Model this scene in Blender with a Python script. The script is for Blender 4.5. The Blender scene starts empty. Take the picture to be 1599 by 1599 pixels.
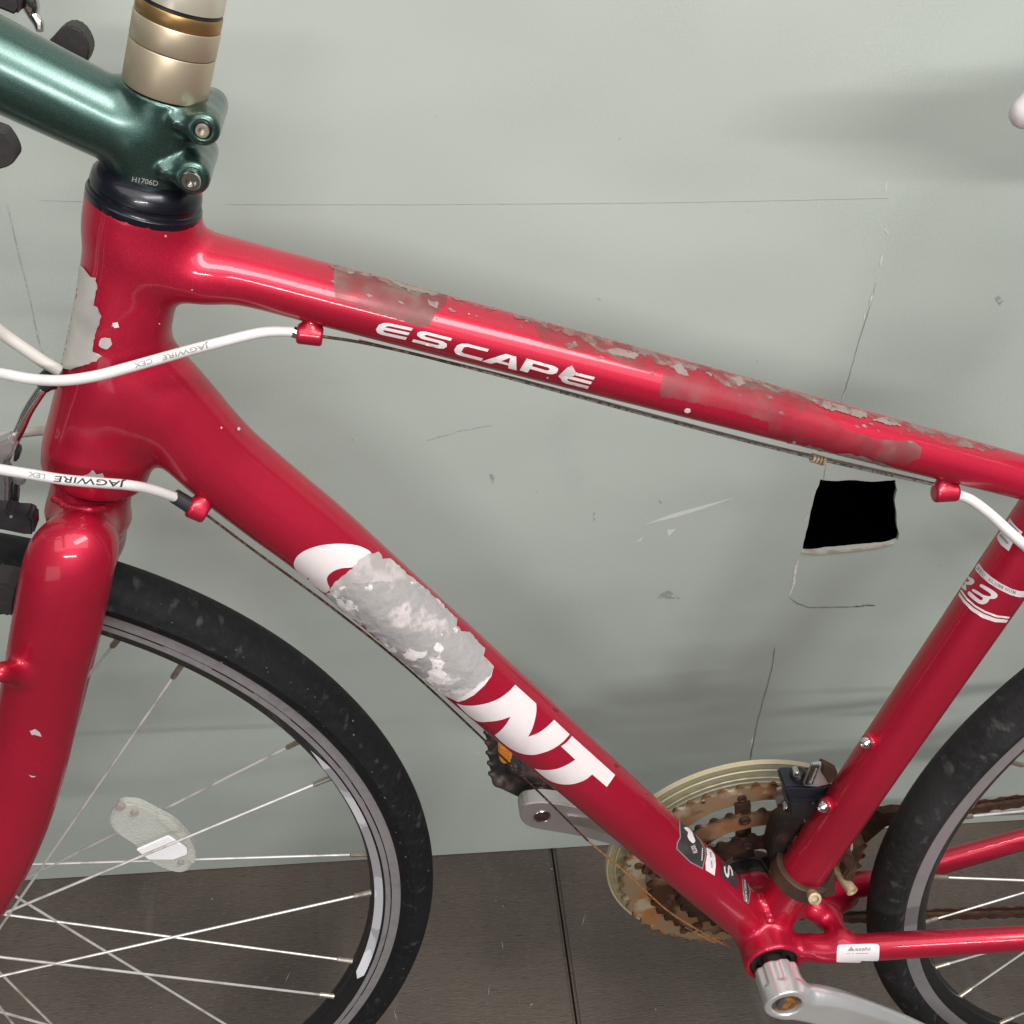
import bpy, bmesh, math, random
import numpy as np
from mathutils import Vector, Matrix
from mathutils.bvhtree import BVHTree
from mathutils.geometry import delaunay_2d_cdt
random.seed(7)
S = bpy.context.scene
COL = S.collection

# ------------------------------------------------------------------ camera
CX, CY, CZ, PITCH, YAW, ROLL, FPX = 0.31303, -0.51072, 1.05628, 0.62742, 0.13519, 0.0517, 1788.70651
DW = 0.2916            # wall plane
fwd = np.array([math.sin(YAW)*math.cos(PITCH), math.cos(YAW)*math.cos(PITCH), -math.sin(PITCH)])
rt0 = np.array([math.cos(YAW), -math.sin(YAW), 0.0]); up0 = np.cross(rt0, fwd)
RT = rt0*math.cos(ROLL)+up0*math.sin(ROLL); UP = -rt0*math.sin(ROLL)+up0*math.cos(ROLL)
CAM = np.array([CX, CY, CZ])
cd = bpy.data.cameras.new("camera"); cam = bpy.data.objects.new("camera", cd); COL.objects.link(cam)
cd.sensor_width = 36; cd.lens = 36*FPX/1599.0; cd.clip_start = 0.01; cd.clip_end = 100
M = Matrix(((RT[0], UP[0], -fwd[0], CX), (RT[1], UP[1], -fwd[1], CY), (RT[2], UP[2], -fwd[2], CZ), (0, 0, 0, 1)))
cam.matrix_world = M; S.camera = cam

# ------------------------------------------------------------------ world, lamps, exposure
w = bpy.data.worlds.new("World"); S.world = w; w.use_nodes = True
bg = w.node_tree.nodes["Background"]; bg.inputs[0].default_value = (0.93, 0.97, 1.0, 1); bg.inputs[1].default_value = 0.10
def area(name, loc, target, sx, sy, power, col=(1, 1, 1)):
    l = bpy.data.lights.new(name, 'AREA'); l.shape = 'RECTANGLE'; l.size = sx; l.size_y = sy; l.energy = power; l.color = col
    o = bpy.data.objects.new(name, l); COL.objects.link(o); o.location = loc
    o.rotation_euler = (Vector(target)-Vector(loc)).to_track_quat('-Z', 'Y').to_euler(); return o
area("ceiling_lamp", (0.6, -1.2, 2.7), (0.45, 0.0, 0.7), 3.6, 1.8, 41, (1, 0.985, 0.955))
area("spot_lamp", (1.15, -0.85, 2.4), (0.2, 0, 0.9), 1.3, 0.42, 22, (1, 0.985, 0.96))
area("tube_lamp", (0.45, -2.6, 1.82), (0.45, 0, 0.8), 1.25, 0.06, 31, (1, 0.985, 0.97))
area("front_fill", (-1.2, -2.8, 0.6), (0.2, 0, 0.4), 1.4, 1.0, 6, (0.97, 0.99, 1.0))  # added fill panel brightening the lower left of the wall, no known source
S.view_settings.view_transform = 'Standard'; S.view_settings.look = 'None'
S.view_settings.exposure = 0.3; S.view_settings.gamma = 1

# ------------------------------------------------------------------ helpers
def ray(x, y):
    d = fwd*FPX + RT*(x-799.5) - UP*(y-799.5)
    return d
def P(x, y, Y=0.0):
    d = ray(x, y); return CAM + d*((Y-CAM[1])/d[1])
def PF(x, y, z=0.0):
    d = ray(x, y); return CAM + d*((z-CAM[2])/d[2])
def depth(X): return float((np.asarray(X)-CAM) @ fwd)
def PR(a, b, Y=0.0):
    """axis point and radius of a round tube seen between the two outline points a and b"""
    m = ((a[0]+b[0])/2, (a[1]+b[1])/2); c = P(m[0], m[1], Y)
    r = math.hypot(a[0]-b[0], a[1]-b[1])/2/FPX*depth(c)
    return np.array([c[0], c[1], c[2], r])
def Z(sc, ox, oy, pts): return [(ox+x/sc, oy+y/sc) for x, y in pts]

MATS = {}
def mat(name, color=(.5, .5, .5), rough=.5, metal=0.0, coat=0.0, coatr=.05, spec=.5, noise=None, bump=None, alpha=1.0, trans=0.0, speck=None, ior=1.45):
    m = bpy.data.materials.new(name); m.use_nodes = True; nt = m.node_tree; N = nt.nodes; L = nt.links
    b = N["Principled BSDF"]; b.inputs["Base Color"].default_value = (*color, 1); b.inputs["Roughness"].default_value = rough
    b.inputs["Metallic"].default_value = metal; b.inputs["Coat Weight"].default_value = coat; b.inputs["Coat Roughness"].default_value = coatr
    b.inputs["Specular IOR Level"].default_value = spec; b.inputs["Alpha"].default_value = alpha
    b.inputs["Transmission Weight"].default_value = trans; b.inputs["IOR"].default_value = ior
    tc = N.new("ShaderNodeTexCoord")
    cur = None
    if noise:      # list of (scale, color2, lo, hi, detail, (stretch xyz))
        for n in noise:
            sc, c2, lo, hi, det = n[:5]; st = n[5] if len(n) > 5 else (1, 1, 1)
            mp = N.new("ShaderNodeMapping"); mp.inputs["Scale"].default_value = st; L.new(tc.outputs["Object"], mp.inputs[0])
            t = N.new("ShaderNodeTexNoise"); t.inputs["Scale"].default_value = sc; t.inputs["Detail"].default_value = det; L.new(mp.outputs[0], t.inputs["Vector"])
            r = N.new("ShaderNodeMapRange"); r.inputs[1].default_value = lo; r.inputs[2].default_value = hi; L.new(t.outputs[0], r.inputs[0])
            mx = N.new("ShaderNodeMix"); mx.data_type = 'RGBA'; L.new(r.outputs[0], mx.inputs[0])
            if cur is None: mx.inputs[6].default_value = (*color, 1)
            else: L.new(cur, mx.inputs[6])
            mx.inputs[7].default_value = (*c2, 1); cur = mx.outputs[2]
        L.new(cur, b.inputs["Base Color"])
    if bump:       # (scale, strength, distance, detail, stretch)
        sc, stg, dist, det = bump[:4]; st = bump[4] if len(bump) > 4 else (1, 1, 1)
        mp = N.new("ShaderNodeMapping"); mp.inputs["Scale"].default_value = st; L.new(tc.outputs["Object"], mp.inputs[0])
        t = N.new("ShaderNodeTexNoise"); t.inputs["Scale"].default_value = sc; t.inputs["Detail"].default_value = det; L.new(mp.outputs[0], t.inputs["Vector"])
        bp = N.new("ShaderNodeBump"); bp.inputs["Strength"].default_value = stg; bp.inputs["Distance"].default_value = dist
        L.new(t.outputs[0], bp.inputs["Height"]); L.new(bp.outputs[0], b.inputs["Normal"])
    MATS[name] = m; return m

RED = mat("red_candy_paint", (.46, .0055, .034), .48, .5, coat=.6, coatr=.09, noise=[(2500, (.75, .02, .07), .55, .75, 1), (9, (.40, .0055, .028), .4, .7, 3), (260, (.46, .008, .035), .6, .8, 2)])
WHITE = mat("white_decal", (.74, .665, .665), .38, noise=[(60, (.64, .58, .58), .5, .8, 3)])
CHIP = mat("primer_chip", (.50, .42, .42), .6, noise=[(300, (.45, .40, .40), .45, .6, 2)])
TORN = mat("torn_sticker", (.335, .315, .31), .75, noise=[(24, (.54, .49, .48), .50, .53, 7, (1, 1, .7)), (52, (.32, .31, .315), .55, .60, 6, (.6, 1, 1.4)), (34, (.74, .69, .68), .60, .615, 6), (300, (.36, .34, .34), .55, .7, 3)], bump=(110, 1, .0016, 7))
TORN2 = mat("torn_sticker_film", (.37, .335, .325), .5, noise=[(70, (.50, .45, .44), .48, .6, 5)], bump=(220, .6, .0008, 5))
SILVSTK = mat("silver_sticker", (.52, .50, .46), .45, .25, noise=[(45, (.40, .37, .34), .45, .7, 4)], bump=(140, .3, .0006, 3))
FILM = mat("tape_residue", (.19, .07, .066), .5, noise=[(60, (.22, .14, .12), .48, .64, 6), (14, (.34, .02, .04), .48, .66, 5)], bump=(300, .3, .0004, 4), alpha=.62)
GREY = mat("worn_bare_spot", (.23, .175, .155), .6, noise=[(120, (.27, .20, .19), .45, .6, 5)])
STKWHITE = mat("white_sticker", (.74, .68, .70), .4)
STKBLACK = mat("black_sticker", (.035, .033, .035), .4, noise=[(80, (.06, .055, .055), .45, .7, 3)])
STKGREY = mat("sticker_edge", (.22, .2, .2), .5)
INK = mat("black_ink", (.03, .03, .03), .5)
INKG = mat("grey_ink", (.28, .26, .25), .5)
GREEN = mat("green_metallic_paint", (.042, .088, .074), .35, .9, coat=.8, coatr=.22, noise=[(3000, (.10, .19, .165), .5, .75, 1)])
GOLD = mat("champagne_anodised", (.62, .52, .38), .42, .75, noise=[(25, (.54, .44, .31), .4, .7, 3)])
BRONZE = mat("bronze_anodised", (.42, .25, .10), .35, .85, noise=[(30, (.55, .36, .17), .45, .7, 3)])
CAPM = mat("clear_cap", (.60, .55, .45), .25, .5)
BLACKP = mat("black_plastic", (.014, .014, .016), .35, noise=[(60, (.03, .028, .03), .45, .7, 3)])
HEADB = mat("headset_black", (.006, .006, .012), .3, .2, coat=.25)
RUBBER = mat("grip_rubber", (.022, .019, .019), .6, bump=(260, .4, .0006, 2))
STEEL = mat("polished_steel", (.62, .60, .58), .16, 1.0, noise=[(40, (.5, .47, .44), .45, .7, 3)])
ALLOY = mat("satin_alloy", (.86, .86, .86), .28, .7, noise=[(12, (.74, .74, .74), .4, .6, 3)], bump=(300, .06, .0004, 3))
ALLOYF = mat("brushed_alloy", (.52, .49, .48), .45, .85, noise=[(30, (.45, .42, .41), .4, .7, 4)])
BRAKE = mat("rim_brake_track", (.33, .31, .315), .5, .5, noise=[(200, (.27, .25, .255), .4, .7, 3), (8, (.36, .34, .345), .4, .7, 2)])
RIMB = mat("rim_black", (.012, .012, .013), .4, .2, coat=.3)
SPOKE = mat("spoke_steel", (.74, .72, .69), .36, .55, noise=[(70, (.46, .42, .37), .5, .72, 4)])
NIPP = mat("nipple_brass", (.55, .50, .43), .35, .9, noise=[(150, (.36, .30, .23), .45, .7, 3)])
RUST = mat("rusty_steel", (.24, .135, .075), .6, .35, noise=[(35, (.34, .22, .13), .48, .62, 5), (30, (.07, .028, .013), .52, .62, 5), (22, (.32, .13, .04), .58, .72, 4)], bump=(220, .5, .0007, 5))
DRUST = mat("dark_rust", (.055, .026, .016), .7, .3, noise=[(70, (.14, .06, .028), .5, .68, 5), (30, (.02, .014, .012), .5, .7, 3)], bump=(300, .6, .0008, 4))
RBOLT = mat("rust_orange", (.30, .12, .035), .8, noise=[(200, (.10, .035, .014), .45, .6, 4)], bump=(400, .6, .0006, 4))
CREAMB = mat("corroded_bolt", (.56, .45, .30), .5, .4, noise=[(180, (.33, .20, .09), .5, .7, 4)])
BROWNC = mat("brown_clamp", (.060, .036, .026), .5, .3, noise=[(60, (.10, .055, .034), .45, .7, 4)])
CABLE = mat("brown_cable", (.06, .035, .022), .55, .5, noise=[(400, (.20, .12, .07), .5, .65, 2)])
CABLEG = mat("grey_cable", (.26, .24, .22), .45, .6, noise=[(500, (.08, .07, .06), .5, .6, 2)])
CABLEL = mat("light_cable_liner", (.42, .40, .37), .45, .3, noise=[(300, (.3, .28, .26), .5, .65, 2)])
HOUS = mat("white_housing", (.70, .68, .665), .3, coat=.3, noise=[(70, (.66, .62, .59), .58, .75, 4)])
AMBER = mat("amber_reflector", (.62, .22, .02), .2, coat=.6, bump=(900, .8, .0008, 1, (1, .1, 1)))
DARK = mat("hole_dark", (.002, .002, .002), .95, spec=0)
CREAMCABLE = mat("dirty_housing", (.55, .52, .48), .5, noise=[(60, (.42, .38, .35), .45, .7, 4)])
GUARD = mat("yellowed_clear_plastic", (.46, .40, .20), .2, coat=.6, alpha=.34, noise=[(15, (.38, .34, .17), .4, .7, 3), (30, (.40, .27, .10), .58, .7, 4)])
LENS = mat("clear_reflector", (.66, .66, .60), .2, coat=.6, alpha=.5, bump=(700, .9, .001, 1))
LENSW = mat("retro_glint", (.95, .93, .94), .35, coat=1)  # near-white colour stands in for retroreflected light
STRIPE = mat("pale_blue_decal", (.60, .68, .70), .45, noise=[(60, (.50, .63, .70), .5, .55, 4), (30, (.74, .72, .75), .5, .6, 3)])

def patchy(m, sc, lo, hi, a0, a1):
    nt = m.node_tree; b = nt.nodes["Principled BSDF"]; tc = nt.nodes.new("ShaderNodeTexCoord"); t = nt.nodes.new("ShaderNodeTexNoise"); t.inputs["Scale"].default_value = sc; t.inputs["Detail"].default_value = 6
    r = nt.nodes.new("ShaderNodeMapRange"); r.inputs[1].default_value = lo; r.inputs[2].default_value = hi; r.inputs[3].default_value = a0; r.inputs[4].default_value = a1
    nt.links.new(tc.outputs["Object"], t.inputs["Vector"]); nt.links.new(t.outputs[0], r.inputs[0]); nt.links.new(r.outputs[0], b.inputs["Alpha"])
patchy(FILM, 34, .38, .62, .22, .78)
root = bpy.data.objects.new("bicycle", None); COL.objects.link(root); root.location = (.5, 0, 0)
root["label"] = "worn red bicycle with green stem and rusty chainrings standing against the pale green wall"; root["category"] = "bicycle"
bpy.context.view_layer.update()

def link(name, me, m, parent=None, smooth=True, loc=None):
    o = bpy.data.objects.new(name, me); COL.objects.link(o)
    if m and not me.materials: me.materials.append(m)
    if smooth:
        me.polygons.foreach_set("use_smooth", [True]*len(me.polygons))
    if loc is not None: o.matrix_world = loc
    if parent is not None:
        o.parent = parent
        pm = parent.matrix_world.copy()
        if parent is root: pm = Matrix.Translation(root.location)
        elif "mw" in PM and parent.name in PM["mw"]: pm = PM["mw"][parent.name]
        else: pm = Matrix.Identity(4)
        o.matrix_parent_inverse = pm.inverted()
    PM["mw"][o.name] = loc if loc is not None else Matrix.Identity(4)
    return o
PM = {"mw": {}}
def frombm(name, bm, m, parent=None, smooth=False, auto=None, loc=None):
    me = bpy.data.meshes.new(name); bm.to_mesh(me); bm.free()
    o = link(name, me, m, parent, smooth, loc)
    if auto is not None:
        me.polygons.foreach_set("use_smooth", [True]*len(me.polygons)); me.set_sharp_from_angle(angle=math.radians(auto))
    return o
def frompy(name, V, F, m, parent=None, smooth=True, auto=None, loc=None):
    me = bpy.data.meshes.new(name); me.from_pydata([tuple(v) for v in V], [], [tuple(f) for f in F]); me.update()
    o = link(name, me, m, parent, smooth, loc)
    if auto is not None: me.set_sharp_from_angle(angle=math.radians(auto))
    return o
def catmull(pts, n=6):
    pts = [np.asarray(p, float) for p in pts]
    if len(pts) < 3:
        return [pts[0]*(1-t)+pts[-1]*t for t in np.linspace(0, 1, n+1)]
    out = []
    Q = [2*pts[0]-pts[1]]+pts+[2*pts[-1]-pts[-2]]
    for i in range(1, len(Q)-2):
        p0, p1, p2, p3 = Q[i-1:i+3]
        for t in np.linspace(0, 1, n, endpoint=False):
            out.append(.5*((2*p1)+(-p0+p2)*t+(2*p0-5*p1+4*p2-p3)*t*t+(-p0+3*p1-3*p2+p3)*t**3))
    out.append(pts[-1]); return out
def tube(name, pts, r, m, parent=None, seg=12, cap=True, smooth=True):
    """pts list of xyz(,r)"""
    pts = [np.asarray(p, float) for p in pts]; V = []; F = []
    T = [pts[min(i+1, len(pts)-1)][:3]-pts[max(i-1, 0)][:3] for i in range(len(pts))]
    n = None
    for i, (p, t) in enumerate(zip(pts, T)):
        t = t/np.linalg.norm(t)
        if n is None:
            a = np.array([0, 0, 1.]) if abs(t[2]) < .9 else np.array([1., 0, 0]); n = np.cross(t, a)
        n = n-t*(n@t); n /= np.linalg.norm(n); b = np.cross(t, n); rr = p[3] if len(p) > 3 else r
        for k in range(seg):
            a = 2*math.pi*k/seg; V.append(p[:3]+(n*math.cos(a)+b*math.sin(a))*rr)
    for i in range(len(pts)-1):
        for k in range(seg):
            F.append((i*seg+k, i*seg+(k+1) % seg, (i+1)*seg+(k+1) % seg, (i+1)*seg+k))
    if cap: F.append(tuple(reversed(range(seg)))); F.append(tuple((len(pts)-1)*seg+k for k in range(seg)))
    return frompy(name, V, F, m, parent, smooth, auto=50)
def lathe(name, c, axis, prof, m, parent=None, seg=40, cap=True):
    """prof: (t along axis, r)"""
    axis = np.asarray(axis, float); axis /= np.linalg.norm(axis); c = np.asarray(c, float)
    return tube(name, [np.append(c+axis*t, max(r, 1e-5)) for t, r in prof], 0, m, parent, seg, cap)
def tube_lathe_fix(name, c, axis, prof, m, parent=None, seg=40):
    axis = np.asarray(axis, float); axis /= np.linalg.norm(axis); c = np.asarray(c, float)
    a = np.array([0, 0, 1.]) if abs(axis[2]) < .9 else np.array([1., 0, 0]); n = np.cross(axis, a); n /= np.linalg.norm(n); b = np.cross(axis, n)
    V = []; F = []
    for t, r in prof:
        for k in range(seg):
            an = 2*math.pi*k/seg; V.append(c+axis*t+(n*math.cos(an)+b*math.sin(an))*max(r, 1e-5))
    for i in range(len(prof)-1):
        for k in range(seg): F.append((i*seg+k, i*seg+(k+1) % seg, (i+1)*seg+(k+1) % seg, (i+1)*seg+k))
    return frompy(name, V, F, m, parent, True, auto=35)
lathe = tube_lathe_fix
def slab(name, poly, Y0, Y1, m, parent=None, bevel=.0006, holes=(), seg=2):
    """solid plate: outline traced at depth Y0 (near face), thickness to Y1"""
    pts = [Vector((*[P(x, y, Y0)[i] for i in (0, 2)],)) for x, y in poly]
    bm = bmesh.new(); vs = [bm.verts.new((p[0], Y0, p[1])) for p in pts]; f = bm.faces.new(vs)
    r = bmesh.ops.extrude_face_region(bm, geom=[f]); nv = [g for g in r['geom'] if isinstance(g, bmesh.types.BMVert)]
    for v in nv: v.co.y = Y1
    bmesh.ops.recalc_face_normals(bm, faces=bm.faces)
    if bevel: bmesh.ops.bevel(bm, geom=bm.edges[:], offset=bevel, segments=seg, affect='EDGES', clamp_overlap=True)
    return frombm(name, bm, m, parent, auto=40)
def box(name, c, size, m, parent=None, rot=None, bevel=.001):
    bm = bmesh.new(); bmesh.ops.create_cube(bm, size=1)
    R = rot.to_4x4() if rot is not None else Matrix.Identity(4)
    bm.transform(Matrix.Translation(Vector(c)) @ R @ Matrix.Diagonal((*size, 1)))
    if bevel: bmesh.ops.bevel(bm, geom=bm.edges[:], offset=bevel, segments=2, affect='EDGES', clamp_overlap=True)
    return frombm(name, bm, m, parent, auto=40)

# ------------------------------------------------------------------ signed-distance mesher for welded / cast shapes
class SDF:
    def __init__(s): s.pr = []
    def cone(s, a, b, ra, rb, k=.004, sy=1.0, mode=1):
        a = np.asarray(a[:3], float); b = np.asarray(b[:3], float); s.pr.append(('c', a, b, ra, rb, k, sy, mode)); return s
    def path(s, pts, k=.004, n=7, sy=1.0):
        q = catmull(pts, n)
        for u, v in zip(q[:-1], q[1:]): s.cone(u, v, u[3], v[3], k if False else .0015, sy)
        s.pr[-len(q)+1:] = [('g', s.pr[-len(q)+1:], k)] ; return s
    def cyl(s, a, b, r, rnd=.002, k=.004, mode=1):
        s.pr.append(('y', np.asarray(a[:3], float), np.asarray(b[:3], float), r, rnd, k, 1, mode)); return s
    @staticmethod
    def one(p, q):
        if q[0] == 'c':
            _, a, b, ra, rb, k, sy, mode = q; ab = b-a; L2 = ab@ab+1e-12
            t = np.clip(((p-a)@ab)/L2, 0, 1); d = p-a-t[..., None]*ab
            if sy != 1: d = d*np.array([1, 1/sy, 1])
            g = np.sqrt((d*d).sum(-1))-(ra+(rb-ra)*t)
            return g*(min(1, sy) if sy < 1 else 1)
        _, a, b, r, rnd, k, sy, mode = q; ab = b-a; L = math.sqrt(ab@ab); u = ab/L; x = (p-(a+b)/2)
        h = np.abs(x@u)-L/2+rnd; rr = np.sqrt(np.maximum((x*x).sum(-1)-(x@u)**2, 0))-r+rnd
        return np.minimum(np.maximum(h, rr), 0)+np.sqrt(np.maximum(h, 0)**2+np.maximum(rr, 0)**2)-rnd
    @staticmethod
    def bb(q, pad):
        if q[0] == 'g':
            B = [SDF.bb(x, pad) for x in q[1]]; return np.min([b[0] for b in B], 0), np.max([b[1] for b in B], 0)
        r = max(q[3], q[4])*max(1, q[6])+pad if q[0] == 'c' else q[3]+pad
        return np.minimum(q[1], q[2])-r, np.maximum(q[1], q[2])+r
    @staticmethod
    def smin(a, b, k):
        h = np.maximum(k-np.abs(a-b), 0)/k; return np.minimum(a, b)-h*h*k*.25
    def evp(s, p, base=None):
        D = np.full(p.shape[:-1], .05)
        for q in s.pr:
            pad = .03; lo, hi = s.bb(q, pad); m = ((p > lo) & (p < hi)).all(-1)
            if not m.any(): continue
            pp = p[m]
            if q[0] == 'g':
                d = np.full(len(pp), .05)
                for x in q[1]:
                    l2, h2 = s.bb(x, pad); m2 = ((pp > l2) & (pp < h2)).all(-1)
                    if m2.any(): d[m2] = np.minimum(d[m2], s.one(pp[m2], x))
                D[m] = s.smin(D[m], d, q[2])
            else:
                d = s.one(pp, q)
                if q[7] == 1: D[m] = s.smin(D[m], d, q[5])
                else: D[m] = -s.smin(-D[m], d, q[5])
        return D
    def grid(s, res):
        B = [s.bb(q, .004) for q in s.pr if q[0] == 'g' or q[7] == 1]; lo = np.min([b[0] for b in B], 0)-res; hi = np.max([b[1] for b in B], 0)+res
        n = np.ceil((hi-lo)/res).astype(int)+1; D = np.full(n, .05, np.float32)
        def sub(q, pad):
            l, h = s.bb(q, pad); i0 = np.clip(np.floor((l-lo)/res).astype(int), 0, n-1); i1 = np.clip(np.ceil((h-lo)/res).astype(int)+1, 1, n); return i0, i1
        def pts(i0, i1):
            g = np.meshgrid(*[lo[a]+res*np.arange(i0[a], i1[a]) for a in range(3)], indexing='ij'); return np.stack(g, -1)
        for q in s.pr:
            i0, i1 = sub(q, .014); sl = tuple(slice(a, b) for a, b in zip(i0, i1))
            if q[0] == 'g':
                d = np.full(i1-i0, .05, np.float32)
                for x in q[1]:
                    j0, j1 = sub(x, .014); j0 = np.maximum(j0, i0); j1 = np.minimum(j1, i1)
                    if (j1 <= j0).any(): continue
                    s2 = tuple(slice(a-c, b-c) for a, b, c in zip(j0, j1, i0)); d[s2] = np.minimum(d[s2], s.one(pts(j0, j1), x))
                D[sl] = s.smin(D[sl], d, q[2])
            else:
                d = s.one(pts(i0, i1), q)
                D[sl] = s.smin(D[sl], d, q[5]) if q[7] == 1 else -s.smin(-D[sl], d, q[5])
        return D, lo
    def mesh(s, name, res, m, parent=None, smooth=4):
        D, lo = s.grid(res); I = D < 0; n = np.array(D.shape)
        cnt = np.zeros(n-1, np.int8)
        for a in (0, 1):
            for b in (0, 1):
                for c in (0, 1): cnt += I[a:n[0]-1+a, b:n[1]-1+b, c:n[2]-1+c]
        mix = (cnt > 0) & (cnt < 8); idx = np.full(n-1, -1, np.int64); cells = np.argwhere(mix); idx[mix] = np.arange(len(cells))
        V = np.zeros((len(cells), 3)); W = np.zeros(len(cells)); ii = cells
        cor = {(a, b, c): D[ii[:, 0]+a, ii[:, 1]+b, ii[:, 2]+c].astype(float) for a in (0, 1) for b in (0, 1) for c in (0, 1)}
        for k in cor:
            for ax in range(3):
                if k[ax] == 0:
                    k2 = list(k); k2[ax] = 1; k2 = tuple(k2); d0, d1 = cor[k], cor[k2]; x = (d0 < 0) != (d1 < 0)
                    t = np.where(x, d0/np.where(x, d0-d1, 1), 0); q = np.tile(np.array(k, float), (len(ii), 1)); q[:, ax] += t
                    V[x] += q[x]; W[x] += 1
        V = lo+(ii+V/W[:, None])*res
        for it in range(2):
            e = 2e-4; d = s.evp(V); g = np.stack([s.evp(V+np.eye(3)[a]*e)-d for a in range(3)], -1)/e
            gn = (g*g).sum(-1, keepdims=True)+1e-9; st = -d[:, None]*g/gn; ln = np.linalg.norm(st, axis=1, keepdims=True); st *= np.minimum(1, res*.7/np.maximum(ln, 1e-9)); V += st
        F = []
        for ax in range(3):
            a, b = [(1, 2), (2, 0), (0, 1)][ax]
            sl0 = [slice(None)]*3; sl1 = [slice(None)]*3; sl0[ax] = slice(0, n[ax]-1); sl1[ax] = slice(1, n[ax])
            ch = I[tuple(sl0)] != I[tuple(sl1)]; e = np.argwhere(ch); e = e[(e[:, a] > 0) & (e[:, b] > 0) & (e[:, a] < n[a]-1) & (e[:, b] < n[b]-1)]
            ins = I[e[:, 0], e[:, 1], e[:, 2]]
            def g(da, db):
                q = e.copy(); q[:, a] -= da; q[:, b] -= db; return idx[q[:, 0], q[:, 1], q[:, 2]]
            f = np.stack([g(1, 1), g(0, 1), g(0, 0), g(1, 0)], 1); f[~ins] = f[~ins][:, ::-1]; F.append(f)
        F = np.concatenate(F); F = F[(F >= 0).all(1)]
        me = bpy.data.meshes.new(name); me.vertices.add(len(V)); me.vertices.foreach_set("co", V.ravel())
        me.loops.add(len(F)*4); me.loops.foreach_set("vertex_index", F.ravel().astype(np.int32))
        me.polygons.add(len(F)); me.polygons.foreach_set("loop_start", (np.arange(len(F))*4).astype(np.int32))
        me.update(calc_edges=True)
        if smooth:
            ed = np.empty(len(me.edges)*2, np.int32); me.edges.foreach_get("vertices", ed); ed = ed.reshape(-1, 2); deg = np.bincount(ed.ravel(), minlength=len(V))[:, None].astype(float)
            for it in range(smooth):
                for lam in (.55, -.57):
                    A = np.stack([np.bincount(ed[:, 0], V[ed[:, 1], c], len(V))+np.bincount(ed[:, 1], V[ed[:, 0], c], len(V)) for c in range(3)], 1)/np.maximum(deg, 1)
                    V = V+lam*(A-V)
            me.vertices.foreach_set("co", V.ravel()); me.update()
        return link(name, me, m, parent, True)
def straight(L, i0, deg=1, degr=2):
    """true up a traced tube: straight axis and smoothly varying radius from point i0 on"""
    A = np.array(L[i0:]); d = A[:, :3]-A[0, :3]; t = np.linalg.norm(d, axis=1)
    for c in range(4):
        A[:, c] = np.polyval(np.polyfit(t, A[:, c], degr if c == 3 else deg), t)
    u = np.linspace(0, t[-1], len(t)+3)
    return list(L[:i0])+[np.array([np.interp(v, t, A[:, c]) if deg == 1 and c < 3 else np.polyval(np.polyfit(t, A[:, c], degr if c == 3 else deg), v) for c in range(4)]) for v in u]
def bvh(*objs):
    V = []; F = []
    for o in objs:
        b = len(V); V += [v.co.copy() for v in o.data.vertices]; F += [[b+i for i in p.vertices] for p in o.data.polygons]
    return BVHTree.FromPolygons(V, F)

def evenodd(pt, polys):
    c = False; x, y = pt
    for po in polys:
        j = len(po)-1
        for i in range(len(po)):
            if (po[i][1] > y) != (po[j][1] > y) and x < (po[j][0]-po[i][0])*(y-po[i][1])/(po[j][1]-po[i][1])+po[i][0]: c = not c
            j = i
    return c
def tri2d(polys, step):
    V = []; E = []
    for po in polys:
        b = len(V); q = []
        for i in range(len(po)):
            a, c = po[i], po[(i+1) % len(po)]; n = max(1, int(math.hypot(a[0]-c[0], a[1]-c[1])/step))
            for k in range(n): q.append((a[0]+(c[0]-a[0])*k/n, a[1]+(c[1]-a[1])*k/n))
        V += q; E += [(b+i, b+(i+1) % len(q)) for i in range(len(q))]
    xs = [v[0] for v in V]; ys = [v[1] for v in V]; y = min(ys)+step/2; r = 0
    while y < max(ys):
        x = min(xs)+(step/2 if r % 2 else step)
        while x < max(xs):
            if evenodd((x, y), polys): V.append((x+random.uniform(-.1, .1)*step, y+random.uniform(-.1, .1)*step))
            x += step
        y += step; r += 1
    v, e, f, *_ = delaunay_2d_cdt([Vector(p) for p in V], E, [], 0, 1e-5)
    out = []
    for t in f:
        cx = sum(v[i][0] for i in t)/len(t); cy = sum(v[i][1] for i in t)/len(t)
        if evenodd((cx, cy), polys): out.append(list(t))
    return [tuple(p) for p in v], out
def smoothpoly(po, n=3):
    q = [np.array(p, float) for p in po]; N = len(q); out = []
    for i in range(N):
        p0, p1, p2, p3 = q[i-1], q[i], q[(i+1) % N], q[(i+2) % N]
        for t in np.linspace(0, 1, n, endpoint=False):
            v = .5*((2*p1)+(-p0+p2)*t+(2*p0-5*p1+4*p2-p3)*t*t+(-p0+3*p1-3*p2+p3)*t**3); out.append((v[0], v[1]))
    return out
def curvy(po, n=4, lim=38):
    q = [np.array(p, float) for p in po]; N = len(q); out = []
    def corner(i):
        a = q[i]-q[i-1]; b = q[(i+1) % N]-q[i]; return abs(math.degrees(math.atan2(a[0]*b[1]-a[1]*b[0], a@b))) > lim
    C_ = [corner(i) for i in range(N)]
    for i in range(N):
        p1, p2 = q[i], q[(i+1) % N]; m1 = (p2-p1) if C_[i] else (p2-q[i-1])/2; m2 = (p2-p1) if C_[(i+1) % N] else (q[(i+2) % N]-p1)/2
        for t in np.linspace(0, 1, n, endpoint=False):
            v = (2*t**3-3*t*t+1)*p1+(t**3-2*t*t+t)*m1+(-2*t**3+3*t*t)*p2+(t**3-t*t)*m2; out.append((v[0], v[1]))
    return out
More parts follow.
